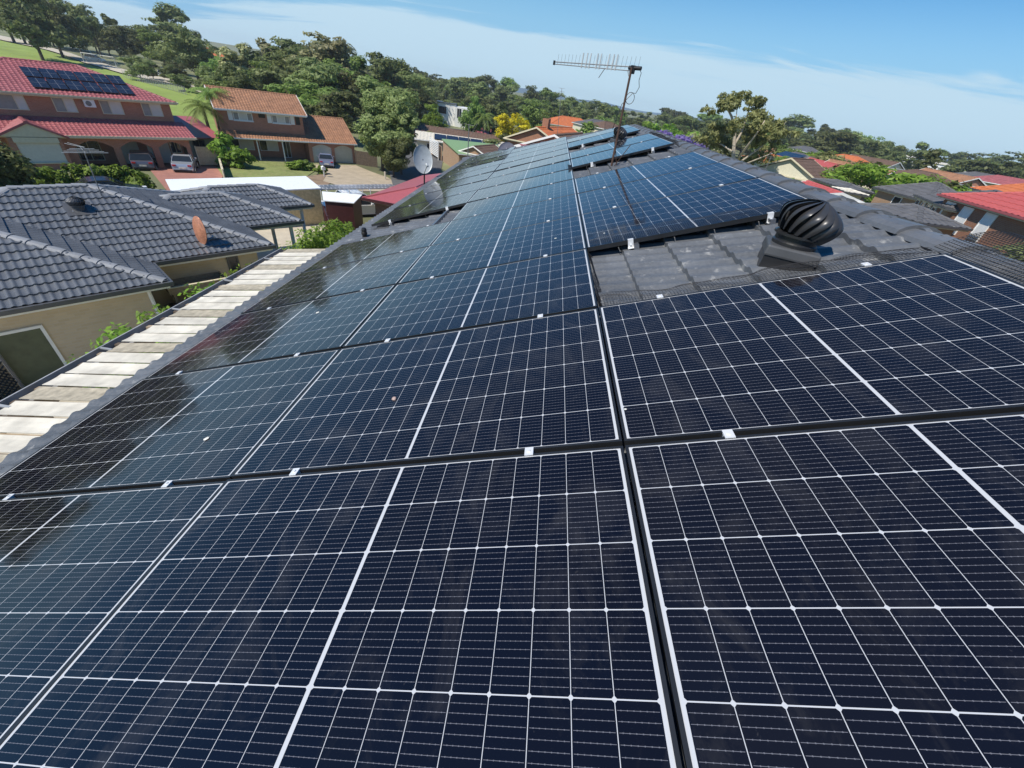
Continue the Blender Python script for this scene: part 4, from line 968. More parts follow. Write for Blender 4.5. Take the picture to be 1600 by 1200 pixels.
# ------------------------------------------------------------------ houses farther off
def far_house(label, q, dist, rot, L_, W_, roofm, wallm, pitch=20, kind='gable', storeys=1, wins=3, name='house', barge='white', solar=False, near=False, gwin=(), chimney=False):
    """q = pixel of the ridge centre; dist in metres. The rest follows from real sizes."""
    R_ = at_d(q[0], q[1], dist); pt = R2(pitch); R_ += Vector((math.cos(R2(rot)), math.sin(R2(rot)), 0)) * (L_ / 2 if near else 0); zr = W_ / 2 * math.tan(pt); zg_ = gz(R_.x, R_.y)
    t = thing(name, label, 'house', (R_.x, R_.y, zg_), R2(rot)); ze = R_.z - zg_ - zr
    if kind == 'hip': hip_roof(-L_ / 2, L_ / 2, -W_ / 2, W_ / 2, ze, pt, t, roofm, roofm, tile=True, lam=.6, course=.68, ns=3, capr=.15, amp=.03, sides='flr')
    else:
        hip_roof(-L_ / 2, L_ / 2, -W_ / 2, W_ / 2, ze, pt, t, roofm, roofm, 'gable', 'gable', lam=.6, course=.68, ns=3, capr=.15, amp=.03, sides='f', barge=barge)
        for x in (-L_ / 2 + .3, L_ / 2 - .34):
            m = MB(); m.hexa([(x, -W_ / 2 + .4, ze - .05), (x + .04, -W_ / 2 + .4, ze - .05), (x + .04, W_ / 2 - .4, ze - .05), (x, W_ / 2 - .4, ze - .05)], [(x, -.05, ze + zr - .16), (x + .04, -.05, ze + zr - .16), (x + .04, .05, ze + zr - .16), (x, .05, ze + zr - .16)])
            m.build('gable_wall', wallm, t)
    gutter_ring(-L_ / 2, L_ / 2, -W_ / 2, W_ / 2, ze, t, barge, 'cream')
    m = MB(); m.box((-L_ / 2 + .3, -W_ / 2 + .4, -.5), (L_ / 2 - .3, W_ / 2 - .4, ze - .12)); m.build('wall', wallm, t)
    for s in range(storeys):
        zt = ze - .45 - 2.7 * s
        if zt < 1.0: break
        for k in range(wins):
            x = -L_ / 2 + L_ * (k + .5) / wins; window(t, x - .8, x + .8, zt - 1.1, zt, -W_ / 2 + .4, 'white', ('glass', 'curtain'), (.5,))
    if solar:
        for k in range(5):
            m = MB(); m.hexa([(-L_ * .3 + k * L_ * .13, -W_ * .42, ze + W_ * .08 * math.tan(pt) + .14), (-L_ * .3 + (k + .95) * L_ * .13, -W_ * .42, ze + W_ * .08 * math.tan(pt) + .14), (-L_ * .3 + (k + .95) * L_ * .13, -W_ * .10, ze + W_ * .40 * math.tan(pt) + .14), (-L_ * .3 + k * L_ * .13, -W_ * .10, ze + W_ * .40 * math.tan(pt) + .14)],
                             [(-L_ * .3 + k * L_ * .13, -W_ * .42, ze + W_ * .08 * math.tan(pt) + .20), (-L_ * .3 + (k + .95) * L_ * .13, -W_ * .42, ze + W_ * .08 * math.tan(pt) + .20), (-L_ * .3 + (k + .95) * L_ * .13, -W_ * .10, ze + W_ * .40 * math.tan(pt) + .20), (-L_ * .3 + k * L_ * .13, -W_ * .10, ze + W_ * .40 * math.tan(pt) + .20)])
            m.build('solar_panel', FC, t)
    for ya, yb, dz in gwin:
        f = window(t, -yb, -ya, ze - dz - 1.2, ze - dz, -L_ / 2 + .3, 'white', ('glass', 'curtain'), (.5,)); f.matrix_local = Matrix.Rotation(-PI / 2, 4, 'Z')
    if chimney:
        m = MB(); m.box((-L_ * .3, -.4, ze), (-L_ * .3 + .7, .4, ze + zr + .9)); m.build('chimney', wallm, t)
    return t
FC = bpy.data.materials['far_cells']
far_house('long low house with a purple grey roof behind the green-roofed workshop', (735, 206), 105, 8, 26, 11, 'browntile', 'tanbrick', 18, 'gable', wins=5)
far_house('house with dark roof and a blue bank of solar panels beside the white cubic house', (715, 202), 118, 20, 15, 9, 'greytile', 'white', 18, 'hip', solar=True)
far_house('low white-roofed house carrying blue solar panels just behind the green roof', (722, 214), 88, 14, 17, 8, 'dirtywhite', 'cream', 12, 'gable', solar=True)
far_house('small tan gabled annexe between the workshop and the orange gable', (757, 227), 72, 70, 7, 5, 'browntile', 'tanbrick', 22, 'gable', wins=1)
far_house('brick house with a bright orange tile roof and cream bargeboards', (868, 199), 62, 68, 12, 8.5, 'brightorange', 'orangebrick', 22, 'gable', barge='cream', chimney=True)
far_house('brown-tiled house with a white-edged gable just beyond our roof', (890, 209), 44, 72, 9, 7.5, 'browntile', 'redbrick', 21, 'gable')
far_house('maroon-roofed cottage peeking over our roof below the white gable', (866, 232), 36, 30, 6, 4.5, 'maroonroof', 'redbrick', 15, 'gable', wins=1)
far_house('distant house with a vivid orange hip roof below the forest', (893, 183), 150, 20, 17, 11, 'brightorange', 'cream', 22, 'hip')
far_house('distant beige house with a grey hip roof beside the small conifer', (935, 187), 140, 25, 12, 9, 'greytile', 'palecream', 20, 'hip')
far_house('distant brown-roofed house right of the small conifer', (950, 190), 128, 40, 10, 8, 'browntile', 'cream', 20, 'hip')
far_house('far maroon-roofed house left of the yellow tree', (770, 203), 125, 15, 10, 8, 'maroonroof', 'white', 16, 'gable')
far_house('pale house with a brown roof behind the bright round tree', (650, 152), 170, 30, 16, 9, 'browntile', 'palecream', 20, 'hip', storeys=2)
far_house('red roof on the slope among the gum trees', (331, 76), 210, 25, 11, 9, 'brightorange', 'cream', 22, 'gable')
# white cubic house
P = at_d(706, 163, 165); t = thing('cubic_house', 'modern white cubic house with tall dark glazing in front of the forest', 'house', (P.x, P.y, gz(P.x, P.y)), R2(8)); h_ = P.z - gz(P.x, P.y)
m = MB(); m.box((-5.5, 0, 0), (1.2, 9, h_)); m.box((1.21, -1.2, .0), (6.2, 8, h_ - .5)); m.build('wall', 'white', t); window(t, 1.9, 3.4, 2.6, h_ - .8, -1.2, 'white', 'glass', (.5,)); window(t, 4.0, 5.6, .6, h_ - .8, -1.2, 'white', 'glass', (.5,)); window(t, -4.5, -1.8, 3.2, 5.2, 0, 'gutter', 'glass', (.5,))
m = MB(); m.box((-5.7, -.2, h_ + .001), (1.4, 9.2, h_ + .2)); m.build('parapet', 'gutter', t)
# right of our ridge
far_house('cream weatherboard house with a brown gable facing us right of the big gum', (1237, 247), 66, 46, 8.5, 8.6, 'browntile', 'palecream', 24, 'gable', wins=2, barge='cream', near=True, gwin=((1.1, 2.9, .1), (-2.9, -1.1, .1)))
far_house('house with an apricot roof behind the cream gable', (1214, 243), 105, 274, 12, 8, 'brightorange', 'cream', 18, 'hip')
far_house('house with dark solar-covered roof behind the cream gable', (1250, 239), 112, 274, 12, 9, 'greytile', 'white', 22, 'hip', solar=True)
far_house('house with a glaring scarlet sheet roof below the forest on the right', (1293, 253), 96, 276, 10, 8, 'redmetal', 'white', 16, 'gable')
far_house('low house with a plain grey roof left of the dome-shaped tree', (1318, 284), 62, 272, 6, 3.4, 'greytile', 'tanbrick', 12, 'hip', wins=1, barge='gutter')
far_house('low scarlet-roofed shed close behind our ridge', (1288, 292), 40, 268, 5, 3.5, 'redmetal', 'cream', 12, 'gable', wins=1)
far_house('low shed with a bright white roof below the dome-shaped tree', (1330, 296), 55, 268, 2.6, 2.2, 'dirtywhite', 'cream', 8, 'hip', wins=1, barge='gutter')
far_house('small brick house with brown roof behind the dome-shaped tree', (1316, 247), 130, 280, 12, 8, 'orangetile', 'redbrick', 20, 'hip')
def eave_house(label, qa, qb, dist, L_, D_, roofm, wallm, pitch, wins=(), left='hip', right='hip', barge='gutter', wframe='white', wpane='blind', slats=False, over=.3, ww=1.0, wh=1.7):
    """house whose front eave runs from pixel qa (at dist) towards qb; L_, D_ in metres"""
    A = at_d(qa[0], qa[1], dist); B = at_z(qb[0], qb[1], A.z); th = math.atan2(B.y - A.y, B.x - A.x); z0 = gz(A.x, A.y); ze = A.z - z0
    t = thing('house', label, 'house', (A.x, A.y, z0), th); pt = R2(pitch)
    hip_roof(0, L_, 0, D_, ze, pt, t, roofm, roofm, left, right, lam=.5, course=.6, ns=4, capr=.13, amp=.03, sides='flr')
    gutter_ring(0, L_, 0, D_, ze, t, barge, 'cream'); m = MB(); m.box((.4, over, -.5), (L_ - .4, D_ - .5, ze - .16)); m.build('wall', wallm, t)
    Ti = (Matrix.Translation(t.location) @ Matrix.Rotation(th, 4, 'Z')).inverted(); nrm = Vector((-math.sin(th), math.cos(th), 0)); P0 = Vector((A.x, A.y, 0)) + nrm * over
    for (xc, yt) in wins:
        a_ = Ti @ hit(xc, yt, P0, nrm); x0, x1 = a_.x - ww / 2, a_.x + ww / 2; z1 = min(a_.z, ze - .25); z0_ = z1 - wh
        f = window(t, x0, x1, z0_, z1, over, wframe, wpane, (), t=.07)
        if slats:
            for k in range(3): m = MB(); m.box((x0 + .05, over - .10, z0_ + .08 + k * .14), (x1 - .05, over - .055, z0_ + .11 + k * .14)); m.build('shutter_slat', 'gutter', f)
    return t
eave_house('brick house with a broad scarlet roof and white shutters at the right edge', (1468, 303), (1600, 340), 45, 17, 11, 'redmetal', 'orangebrick', 20, ((1489, 316), (1516, 324), (1552, 334)), barge='maroonroof', slats=True, wpane='white')
eave_house('dark grey roofed beige house in front of the dome-shaped tree', (1366, 292), (1432, 310), 58, 6.5, 6, 'greytile', 'tanbrick', 24, ((1408, 303),), wpane='glass')
eave_house('dark grey roofed wing with tall dark windows left of the scarlet roof', (1430, 304), (1474, 322), 50, 7.5, 6.6, 'greytile', 'tanbrick', 22, ((1437, 312), (1446, 315), (1455, 318), (1464, 321)), wpane='glass', ww=.8)
eave_house('low charcoal roof just behind our ridge, nearer than the beige house', (1338, 318), (1404, 338), 38, 4.6, 4, 'greytile', 'tanbrick', 17)
eave_house('orange-roofed house behind the scarlet-roofed brick house', (1515, 293), (1560, 304), 75, 9, 8, 'brightorange', 'cream', 24)
for i, (q, d_, rm, wm_, w_) in enumerate((((1212, 232), 170, 'orangetile', 'cream', 12), ((1262, 229), 190, 'greytile', 'palecream', 12), ((1330, 243), 150, 'brightorange', 'redbrick', 12), ((1368, 247), 160, 'browntile', 'cream', 13), ((1300, 240), 180, 'redtile', 'white', 12),
        ((1448, 268), 120, 'browntile', 'tanbrick', 13), ((1486, 270), 130, 'orangetile', 'redbrick', 12), ((1545, 272), 150, 'greytile', 'white', 13), ((1585, 278), 140, 'redtile', 'cream', 13), ((1345, 258), 95, 'orangetile', 'palecream', 10), ((1275, 246), 115, 'browntile', 'palecream', 11), ((1100, 213), 150, 'greytile', 'cream', 12))):
    far_house(('small far house with terracotta roof above the cream gable', 'far house with grey roof and pale walls high above the cream gable', 'far house with bright orange roof left of the dome-shaped tree', 'far brown-roofed house above the dome-shaped tree', 'far crimson-roofed white house above the scarlet sheet roof',
        'brown-roofed tan brick house right of the dome-shaped tree', 'terracotta-roofed brick house behind the yellow green tree', 'far grey-roofed white house at the right under the treeline', 'far crimson-roofed cream house at the right edge under the treeline', 'terracotta-roofed pale house left of the dome-shaped tree, nearer us', 'brown-roofed pale house between the scarlet roof and the cream gable', 'grey-roofed cream house right of the jacaranda')[i], q, d_, 268 + 9 * (i % 5), w_, 7.5, rm, wm_, 21, 'hip' if i % 3 else 'gable', wins=2)
for lab, q, dist, s in (('long white industrial building among the trees behind the dome-shaped tree', (1416, 245), 300, (14, 10, 6)), ('smaller white industrial building right of the dark leaning pine', (1464, 256), 250, (8, 8, 6)), ('pale shed roof half hidden by trees at the right', (1550, 281), 170, (9, 7, 4))):
    P = at_d(q[0], q[1], dist); zb = gz(P.x, P.y); h_ = P.z - zb; t = thing('industrial_building', lab, 'warehouse', (P.x, P.y, zb), R2(-28))
    m = MB(); m.box((-s[0] / 2, 0, 0), (s[0] / 2, s[1], h_)); m.build('wall', 'whitemetal', t); m = MB(); m.hexa([(-s[0] / 2 - .3, -.3, h_ + .001), (s[0] / 2 + .3, -.3, h_ + .001), (s[0] / 2 + .3, s[1], h_ + .5), (-s[0] / 2 - .3, s[1], h_ + .5)], [(-s[0] / 2 - .3, -.3, h_ + .2), (s[0] / 2 + .3, -.3, h_ + .2), (s[0] / 2 + .3, s[1], h_ + .7), (-s[0] / 2 - .3, s[1], h_ + .7)]); m.build('roof', 'dirtywhite', t)
for lab, q, dist, h_, n_ in (('thin antenna mast rising behind the workshop roof', (368, 0), 0, 0, 0),):
    pass
def mast(label, qb, qt, dist, bars, name='antenna_mast'):
    P = at_d(qb[0], qb[1], dist); T_ = at_d(qt[0], qt[1], dist); P.z = max(gz(P.x, P.y), P.z - 1.5); t = thing(name, label, 'antenna', P, group=None)
    m = MB(); m.tube([(0, 0, 0), T_ - P], .025, 6); m.build('mast', 'greysteel', t); m = MB()
    for i in range(bars):
        z = (T_ - P) * (1 - .05 * i); m.tube([z + Vector((-.3, .15, 0)), z + Vector((.3, -.15, 0))], .009, 4)
    m.build('cross_rods', 'greysteel', t)
mast('thin antenna mast standing in front of the green roof', (731, 255), (733, 195), 24, 1)
mast('tall guyed antenna mast above the brown-tiled house', (873, 205), (878, 138), 46, 2)
mast('bare double antenna pole by the white cubic house, left one', (695, 163), (697, 135), 150, 1); mast('taller bare antenna pole by the white cubic house, right one', (703, 172), (704, 140), 148, 2)
mast('white antenna pole before the purple grey roof', (735, 200), (746, 193), 100, 1)
mast('small grey antenna before the cream gable behind our ridge', (1197, 262), (1205, 245), 40, 2)

# ------------------------------------------------------------------ paving, lawns, field
patch('sports_field', pxy((-60, 50), (60, 77), (130, 100), (200, 120), (290, 139), (345, 160), (345, 215), (240, 200), (-60, 190)), 'field', .22, 5)
patch('field_road', pxy((-60, 44), (-60, 49), (60, 76), (130, 99), (200, 119), (290, 138), (345, 158), (345, 152), (290, 131), (200, 112), (130, 92), (60, 69)), 'concrete', .30, 5)
patch('lawn', pxy((338, 262), (350, 277), (470, 283), (500, 262), (560, 262), (350, 249)), 'lawn', .05, 1)
patch('concrete_driveway', pxy((486, 258), (556, 259), (606, 278), (640, 300), (560, 300), (505, 284), (512, 272)), 'driveway', .06, 1)
patch('earth_verge', pxy((470, 277), (512, 272), (520, 284), (500, 300), (440, 300), (440, 284)), 'mulch', .055, 1)
patch('red_paved_driveway', pxy((236, 268), (262, 300), (330, 300), (349, 276), (330, 250), (235, 252)), 'redpave', .06, 1)
patch('road', [(-10.2, 33), (-6, 31), (-14, 62), (-30, 140), (-38, 138), (-21, 60)], 'asphalt', .07, 2)
patch('grass_verge', [(-15.5, 45), (-11.5, 46), (-16.5, 75), (-24, 72)], 'lawn', .05, 1.5)
patch('grass_verge', [(-10.5, 43), (-6.5, 42), (-11.5, 66), (-14, 66)], 'lawn', .05, 1.5)
patch('concrete_yard', [(-6.6, 11.0), (-9.2, 17.5), (-13.2, 27.5), (-17.5, 27), (-15, 15), (-9.5, 12.5)], 'concrete', .05, 1)
patch('side_path', [(-3.3, -8), (-17, -8), (-16, 0.8), (-10.0, 9.2), (-8.2, 11.4), (-3.3, 12)], 'concrete', .04, 1)

# ------------------------------------------------------------------ cars
def car(label, loc, rz, paint, L_=4.5, W_=1.76, Hc=1.41, hatch=False):
    t = thing('parked_car', label, 'car', loc, rz); hw = W_ / 2                 # +x is the nose
    body = [(-L_ / 2, .42), (-L_ / 2 + .05, .72), (-L_ / 2 + .12, .93), (-L_ / 2 + (.35 if hatch else 1.0), .98), (L_ / 2 - 1.35, .95), (L_ / 2 - .45, .80), (L_ / 2 - .06, .64), (L_ / 2, .40), (L_ / 2 - .15, .24), (-L_ / 2 + .2, .24)]
    def loft(prof, w_of):
        m = MB(); n = len(prof); xs = []
        for f_ in (-1, -.92, -.6, .6, .92, 1):
            xs.append([(x, f_ * hw * w_of(x, z), z if abs(f_) < .95 else (z - .03 if z > .6 else z + .03)) for x, z in prof])
        vs = [q for r in xs for q in r]; fs = []
        for i in range(len(xs) - 1):
            for k in range(n): fs.append((i * n + k, i * n + (k + 1) % n, (i + 1) * n + (k + 1) % n, (i + 1) * n + k))
        fs += [tuple(range(n)), tuple((len(xs) - 1) * n + k for k in range(n))[::-1]]
        return m.add(vs, fs)
    loft(body, lambda x, z: 1 - .10 * (abs(x) / (L_ / 2)) ** 4).build('body', paint, t, smooth=False, bevel=.02)
    rb, rf = (-L_ / 2 + (.28 if hatch else 1.0)), L_ / 2 - 1.22
    cabin = [(rb, .97), (rb + (.35 if hatch else .62), Hc - .05), (rb + 1.0, Hc), (rf - .95, Hc - .01), (rf - .75, Hc - .06), (rf, .95)]
    loft(cabin, lambda x, z: .94 - .20 * max(0, (z - .95)) / .5).build('glasshouse', 'glass', t, bevel=.02)
    roof_ = [(rb + (.33 if hatch else .60), Hc - .045), (rb + 1.0, Hc + .012), (rf - .95, Hc + .004), (rf - .76, Hc - .045), (rf - .95, Hc - .05), (rb + 1.0, Hc - .05)]
    loft(roof_, lambda x, z: .76).build('roof_panel', paint, t, bevel=.008)
    m = MB()
    for s in (-1, 1):
        for (xa, za), (xb, zb) in (((rb + .02, .99), (rb + .62 if not hatch else rb + .37, Hc - .04)), ((rf - .02, .97), (rf - .78, Hc - .05)), ((.0, .98), (-.05, Hc - .02))):
            m = MB(); m.tube([(xa, s * hw * .93, za), (xb, s * hw * .775, zb)], .028, 5); m.build('pillar', paint, t)
    for sx in (-1, 1):
        for s in (-1, 1):
            R_ = Matrix.Rotation(-s * PI / 2, 3, 'X'); c = (sx * L_ * .30, s * (hw - .20), .32)
            m = MB(); m.lathe([(.20, .19), (.29, .205), (.32, .17), (.32, .02), (.0, .0)], 20, c, R_); w_ = m.build('wheel', 'tyre', t, smooth=True)
            m = MB(); m.lathe([(0, .212), (.06, .214), (.19, .200), (.20, .188)], 14, c, R_); m.build('rim', 'alu', w_)
    for s in (-1, 1):
        m = MB(); m.box((-L_ / 2 - .005, s * hw * .68 - .15, .74), (-L_ / 2 + .14, s * hw * .68 + .15, .87)); m.build('tail_light', 'redlamp', t, bevel=.015)
        m = MB(); m.box((L_ / 2 - .32, s * hw * .66 - .18, .60), (L_ / 2 - .03, s * hw * .66 + .18, .73)); m.build('headlight', 'alu', t, bevel=.02)
        m = MB(); m.box((rf - .45, s * hw * 1.0 - .04, .95), (rf - .28, s * hw * 1.0 + .16 * s + .02, 1.08)) if s > 0 else m.box((rf - .45, s * hw - .14, .95), (rf - .28, s * hw + .04, 1.08)); m.build('wing_mirror', paint, t, bevel=.015)
    m = MB(); m.box((-L_ / 2 - .012, -.26, .52), (-L_ / 2 + .06, .26, .64)); m.build('number_plate', 'dirtywhite', t)
    m = MB(); m.box((-L_ / 2 - .004, -hw * .8, .28), (-L_ / 2 + .1, hw * .8, .45)); m.build('bumper', 'blackplastic', t)
    return t
def paint(name, c, metal=.5):
    t = NT(name); t.col(c); t.p(Roughness=.28, Metallic=metal); t.b.inputs['Coat Weight'].default_value = .8; t.b.inputs['Coat Roughness'].default_value = .04; return t.m
SILVER = paint('silver_paint', (.52, .55, .58)); GUN = paint('gunmetal_paint', (.16, .15, .17)); NAVY = paint('blue_black_paint', (.012, .016, .026), .2); GREYB = paint('grey_lilac_paint', (.32, .32, .40)); WHT = paint('white_car_paint', (.75, .75, .74), 0)
def gp(q): return ground(*q)
a = gp((292, 266)); car('silver sedan parked on red paving in front of the arched carport', a, R2(55 + 68), SILVER, 4.4)
a = gp((228, 262)); car('dark gunmetal hatchback parked half under the arched carport behind the hedge', a, R2(55 + 75), GUN, 4.4, 1.8, 1.5, True)
a = at_h(158, 279, 1.44); a.z = gz(a.x, a.y); car('blue-black sedan showing only its roof between the hedge and the grey tiles', a, R2(52), NAVY, 4.7, 1.85, 1.46)
a = gp((511, 259)); car('lilac grey sedan parked before the left garage door of the orange-roofed house', a, R2(41 + 76), GREYB, 4.5)
for q, c, lab, r_ in (((228, 113), SILVER, 'pale car parked on the far road under the trees above the sports field', 20), ((263, 121), WHT, 'white boxy van at the far end of the sports field', 25), ((150, 96), WHT, 'white car behind the goal at the top of the sports field', 15), ((66, 68), SILVER, 'silver car under the dark trees at the upper left', 10)):
    a = gp(q); car(lab, a, R2(r_), c, 4.6, 1.8, 1.6 if c is WHT else 1.45, c is WHT)
# white work ute with ladders
a = at_h(552, 292, 2.06); a.z = gz(a.x, a.y); ut = car('white utility truck carrying stacked aluminium ladders behind the maroon shed', a, R2(44), WHT, 5.2, 1.85, 1.75); ut.name = 'work_truck'; ut['category'] = 'truck'
m = MB()
for x in (-2.2, -.6, 1.0):
    for s in (-.8, .8): m.tube([(x, s, .95), (x, s, 2.0)], .03, 6)
    m.tube([(x, -.8, 2.0), (x, .8, 2.0)], .03, 6)
m.build('ladder_rack', 'alu', ut)
for i, yy in enumerate((-.45, .30)):
    t = thing('ladder', ('longer aluminium ladder lying on the rack of the white truck, farther side', 'shorter aluminium ladder lying on the rack of the white truck, nearer side')[i == 0], 'ladder', Vector(a) + Vector((0, 0, 2.06)), R2(44), 'ladders on the white truck')
    m = MB(); L_ = 2.8 if i == 0 else 3.4
    for s in (-.2, .2): m.box((-L_, yy + s - .02, -.03), (L_, yy + s + .02, .05))
    m.build('rails', 'alu', t); m = MB()
    for k in range(int(L_ * 2 / .3)): m.tube([(-L_ + .15 + k * .3, yy - .18, .01), (-L_ + .15 + k * .3, yy + .18, .01)], .016, 5)
    m.build('rungs', 'alu', t)
# mailbox, marker posts
a = gp((507, 277)); t = thing('mailbox', 'white mailbox on a post in front of the round shrub', 'mailbox', a, R2(41)); m = MB(); m.box((-.05, -.05, -.1), (.05, .05, .75)); m.build('post', 'white', t); m = MB(); m.box((-.18, -.22, .751), (.18, .2, 1.02)); m.hexa([(-.2, -.24, 1.021), (.2, -.24, 1.021), (.2, .22, 1.021), (-.2, .22, 1.021)], [(-.02, -.24, 1.14), (.02, -.24, 1.14), (.02, .22, 1.14), (-.02, .22, 1.14)]); m.build('box', 'white', t)
a = gp((602, 281)); t = thing('garden_post', 'short pale post by the foot of the large shaggy tree', 'post', a); m = MB(); m.box((-.08, -.08, -.1), (.08, .08, .8)); m.lathe([(.12, .8), (.12, .84), (0, .92)], 8); m.build('post', 'concrete', t)
# soccer goals and chain fence
for lab, q, s in (('white soccer goal with net on the sports field, nearer the trees', (122, 92), 1.0), ('white soccer goal with net on the sports field, nearer the red roof', (158, 103), 1.0)):
    a = gp(q); t = thing('soccer_goal', lab, 'goal', a, R2(20), 'soccer goals'); m = MB(); W_ = 3.6
    m.tube([(-W_, 0, 0), (-W_, 0, 2.4), (W_, 0, 2.4), (W_, 0, 0)], .07, 6); m.tube([(-W_, 0, 2.4), (-W_, 1.8, 0)], .05, 5); m.tube([(W_, 0, 2.4), (W_, 1.8, 0)], .05, 5); m.build('frame', 'white', t)
    m = MB()
    for k in range(24): x = -W_ + 2 * W_ * k / 23; m.tube([(x, 0, 2.4), (x, 1.8, 0)], .012, 3, False)
    for k in range(8): m.tube([(-W_, 1.8 * k / 8, 2.4 - 2.4 * k / 8), (W_, 1.8 * k / 8, 2.4 - 2.4 * k / 8)], .012, 3, False)
    m.build('net', 'dishgrey', t)
a0, a1 = gp((195, 123)), gp((292, 150)); t = thing('wire_fence', 'pale wire mesh fence along the near edge of the sports field', 'fence', a0)
m = MB(); d_ = a1 - a0; n_ = 26
for k in range(n_ + 1): b = d_ * (k / n_); m = MB(); m.tube([b + Vector((0, 0, -.3)), b + Vector((0, 0, 1.8))], .04, 5); m.build('fence_post', 'guttergal', t)
m = MB()
for k in range(14): m.tube([Vector((0, 0, .1 + k * .13)), d_ + Vector((0, 0, .1 + k * .13))], .012, 3, False)
m.build('wire', 'guttergal', t)
fence('side_boundary_wall', 'low cream wall stepping down beside the red paved driveway', [tuple(ground(352, 282))[:2], tuple(ground(338, 232))[:2]], .9, 'cream', 'cream', .18, 2.2, False, cat='wall')
fence('timber_fence', 'dark brown paling fence right of the garage doors', [tuple(ground(557, 257))[:2], tuple(ground(590, 262))[:2]], 1.7, 'bark', 'bark', .05, 2.4, True)

# ------------------------------------------------------------------ trees
def leaves(centers, radii, n, size, seed, flat=.75, shell=.45, aspect=1.8):
    r = np.random.default_rng(seed); C_ = np.array(centers); R_ = np.array(radii)
    if R_.ndim == 1: R_ = np.stack([R_ * r.uniform(.75, 1.3, len(R_)), R_ * r.uniform(.75, 1.3, len(R_)), R_ * flat * r.uniform(.7, 1.25, len(R_))], 1)
    # every clump breaks up into twig-sized tufts, so that its outline is ragged
    k = 9; d0 = r.normal(size=(len(C_), k, 3)); d0 /= np.linalg.norm(d0, axis=2)[..., None]
    T = (C_[:, None] + d0 * R_[:, None] * r.uniform(.45, 1.05, (len(C_), k, 1))).reshape(-1, 3); TR = np.repeat(R_, k, 0) * r.uniform(.25, .55, (len(C_) * k, 1)); TC = np.repeat(C_, k, 0)
    w = TR.prod(1) ** .6; idx = r.choice(len(T), n, p=w / w.sum())
    d = r.normal(size=(n, 3)); d /= np.linalg.norm(d, axis=1)[:, None]
    P = T[idx] + d * TR[idx] * (shell + (1.12 - shell) * r.random(n)[:, None] ** .7)
    out = P - TC[idx]; out /= np.linalg.norm(out, axis=1)[:, None] + 1e-9
    nrm = out * .9 + d * .35 + r.normal(size=(n, 3)) * .45 + np.array([0, 0, .45]); nrm /= np.linalg.norm(nrm, axis=1)[:, None]
    a = np.cross(nrm, r.normal(size=(n, 3))); a /= np.linalg.norm(a, axis=1)[:, None]; b = np.cross(nrm, a)
    s = size * (.55 + .9 * r.random(n))[:, None]
    V = np.stack([P - a * s * aspect * .5, P - b * s * .42 + a * s * .1, P + a * s * aspect * .5, P + b * s * .42 + a * s * .1], 1).reshape(-1, 3)
    return V, np.arange(4 * n).reshape(-1, 4)
def clump_set(seed, kind):
    r = np.random.default_rng(seed); cs, rs = [], []
    if kind == 'gum':
        for i in range(r.integers(11, 16)):
            a = r.random() * 6.28; z = .36 + .56 * r.random(); q = .30 * math.sin(PI * min(1, (z - .22) / .80)) ** .6 * math.sqrt(r.random()); cs.append((q * math.cos(a), q * math.sin(a), z)); rs.append(.085 + .075 * r.random())
    elif kind == 'round':
        for i in range(17):
            a = r.random() * 6.28; z = .24 + .62 * r.random(); q = .30 * math.sin(PI * min(1, (z - .04) / 1.0)) ** .7 * math.sqrt(r.random()); cs.append((q * math.cos(a), q * math.sin(a), z)); rs.append(.12 + .06 * r.random())
    elif kind == 'dome':
        for i in range(26):
            a = r.random() * 6.28; q = .5 * math.sqrt(r.random()); z = .50 + .42 * (1 - (q / .5) ** 2) - .10 * r.random(); cs.append((q * math.cos(a), q * math.sin(a), z)); rs.append(.11 + .05 * r.random())
    elif kind == 'cone':
        for i in range(22):
            z = .06 + .88 * i / 22; q = .16 * (1 - z) ** .7; a = r.random() * 6.28; cs.append((q * .4 * math.cos(a), q * .4 * math.sin(a), z)); rs.append(.03 + q * .8)
    elif kind == 'bush':
        for i in range(14):
            a = r.random() * 6.28; q = .34 * math.sqrt(r.random()); z = .16 + .66 * r.random() * (1 - q); cs.append((q * math.cos(a), q * math.sin(a), z)); rs.append(.17 + .07 * r.random())
    return cs, rs
PROTO = {}
def crown_mesh(key, kind, n, size, seed):
    cs, rs = clump_set(seed, kind); V, F = leaves(cs, rs, n, size, seed + 1); me = bpy.data.meshes.new('crown'); me.from_pydata(V.tolist(), [], F.tolist()); me.update()
    m = MB(); r = random.Random(seed)
    th = {'gum': .016, 'round': .022, 'dome': .022, 'cone': .012, 'bush': .012}[kind]; top = {'gum': .62, 'round': .55, 'dome': .55, 'cone': .8, 'bush': .4}[kind]
    m.tube([(0, 0, -.03), (r.uniform(-.01, .01), r.uniform(-.01, .01), top * .45), (r.uniform(-.03, .03), r.uniform(-.03, .03), top)], [th, th * .75, th * .35], 7)
    for c, q in list(zip(cs, rs))[:8]:
        z0 = top * r.uniform(.3, .75); m.tube([(0, 0, z0), (c[0] * .5, c[1] * .5, (z0 + c[2]) / 2 - .02), c], [th * .5, th * .32, th * .12], 5)
    tm = bpy.data.meshes.new('trunk'); tm.from_pydata(m.v, [], m.f); tm.update(); PROTO[key] = (me, tm)
for i in range(5): crown_mesh('gum%d' % i, 'gum', 5200, .029, 100 + i * 7)
for i in range(3): crown_mesh('round%d' % i, 'round', 6000, .028, 200 + i * 7)
crown_mesh('dome0', 'dome', 10000, .021, 301); crown_mesh('cone0', 'cone', 3200, .028, 311); crown_mesh('cone1', 'cone', 3200, .028, 312)
for i in range(3): crown_mesh('bush%d' % i, 'bush', 2600, .075, 321 + i)
crown_mesh('big0', 'round', 26000, .019, 401); crown_mesh('big1', 'gum', 16000, .021, 402)
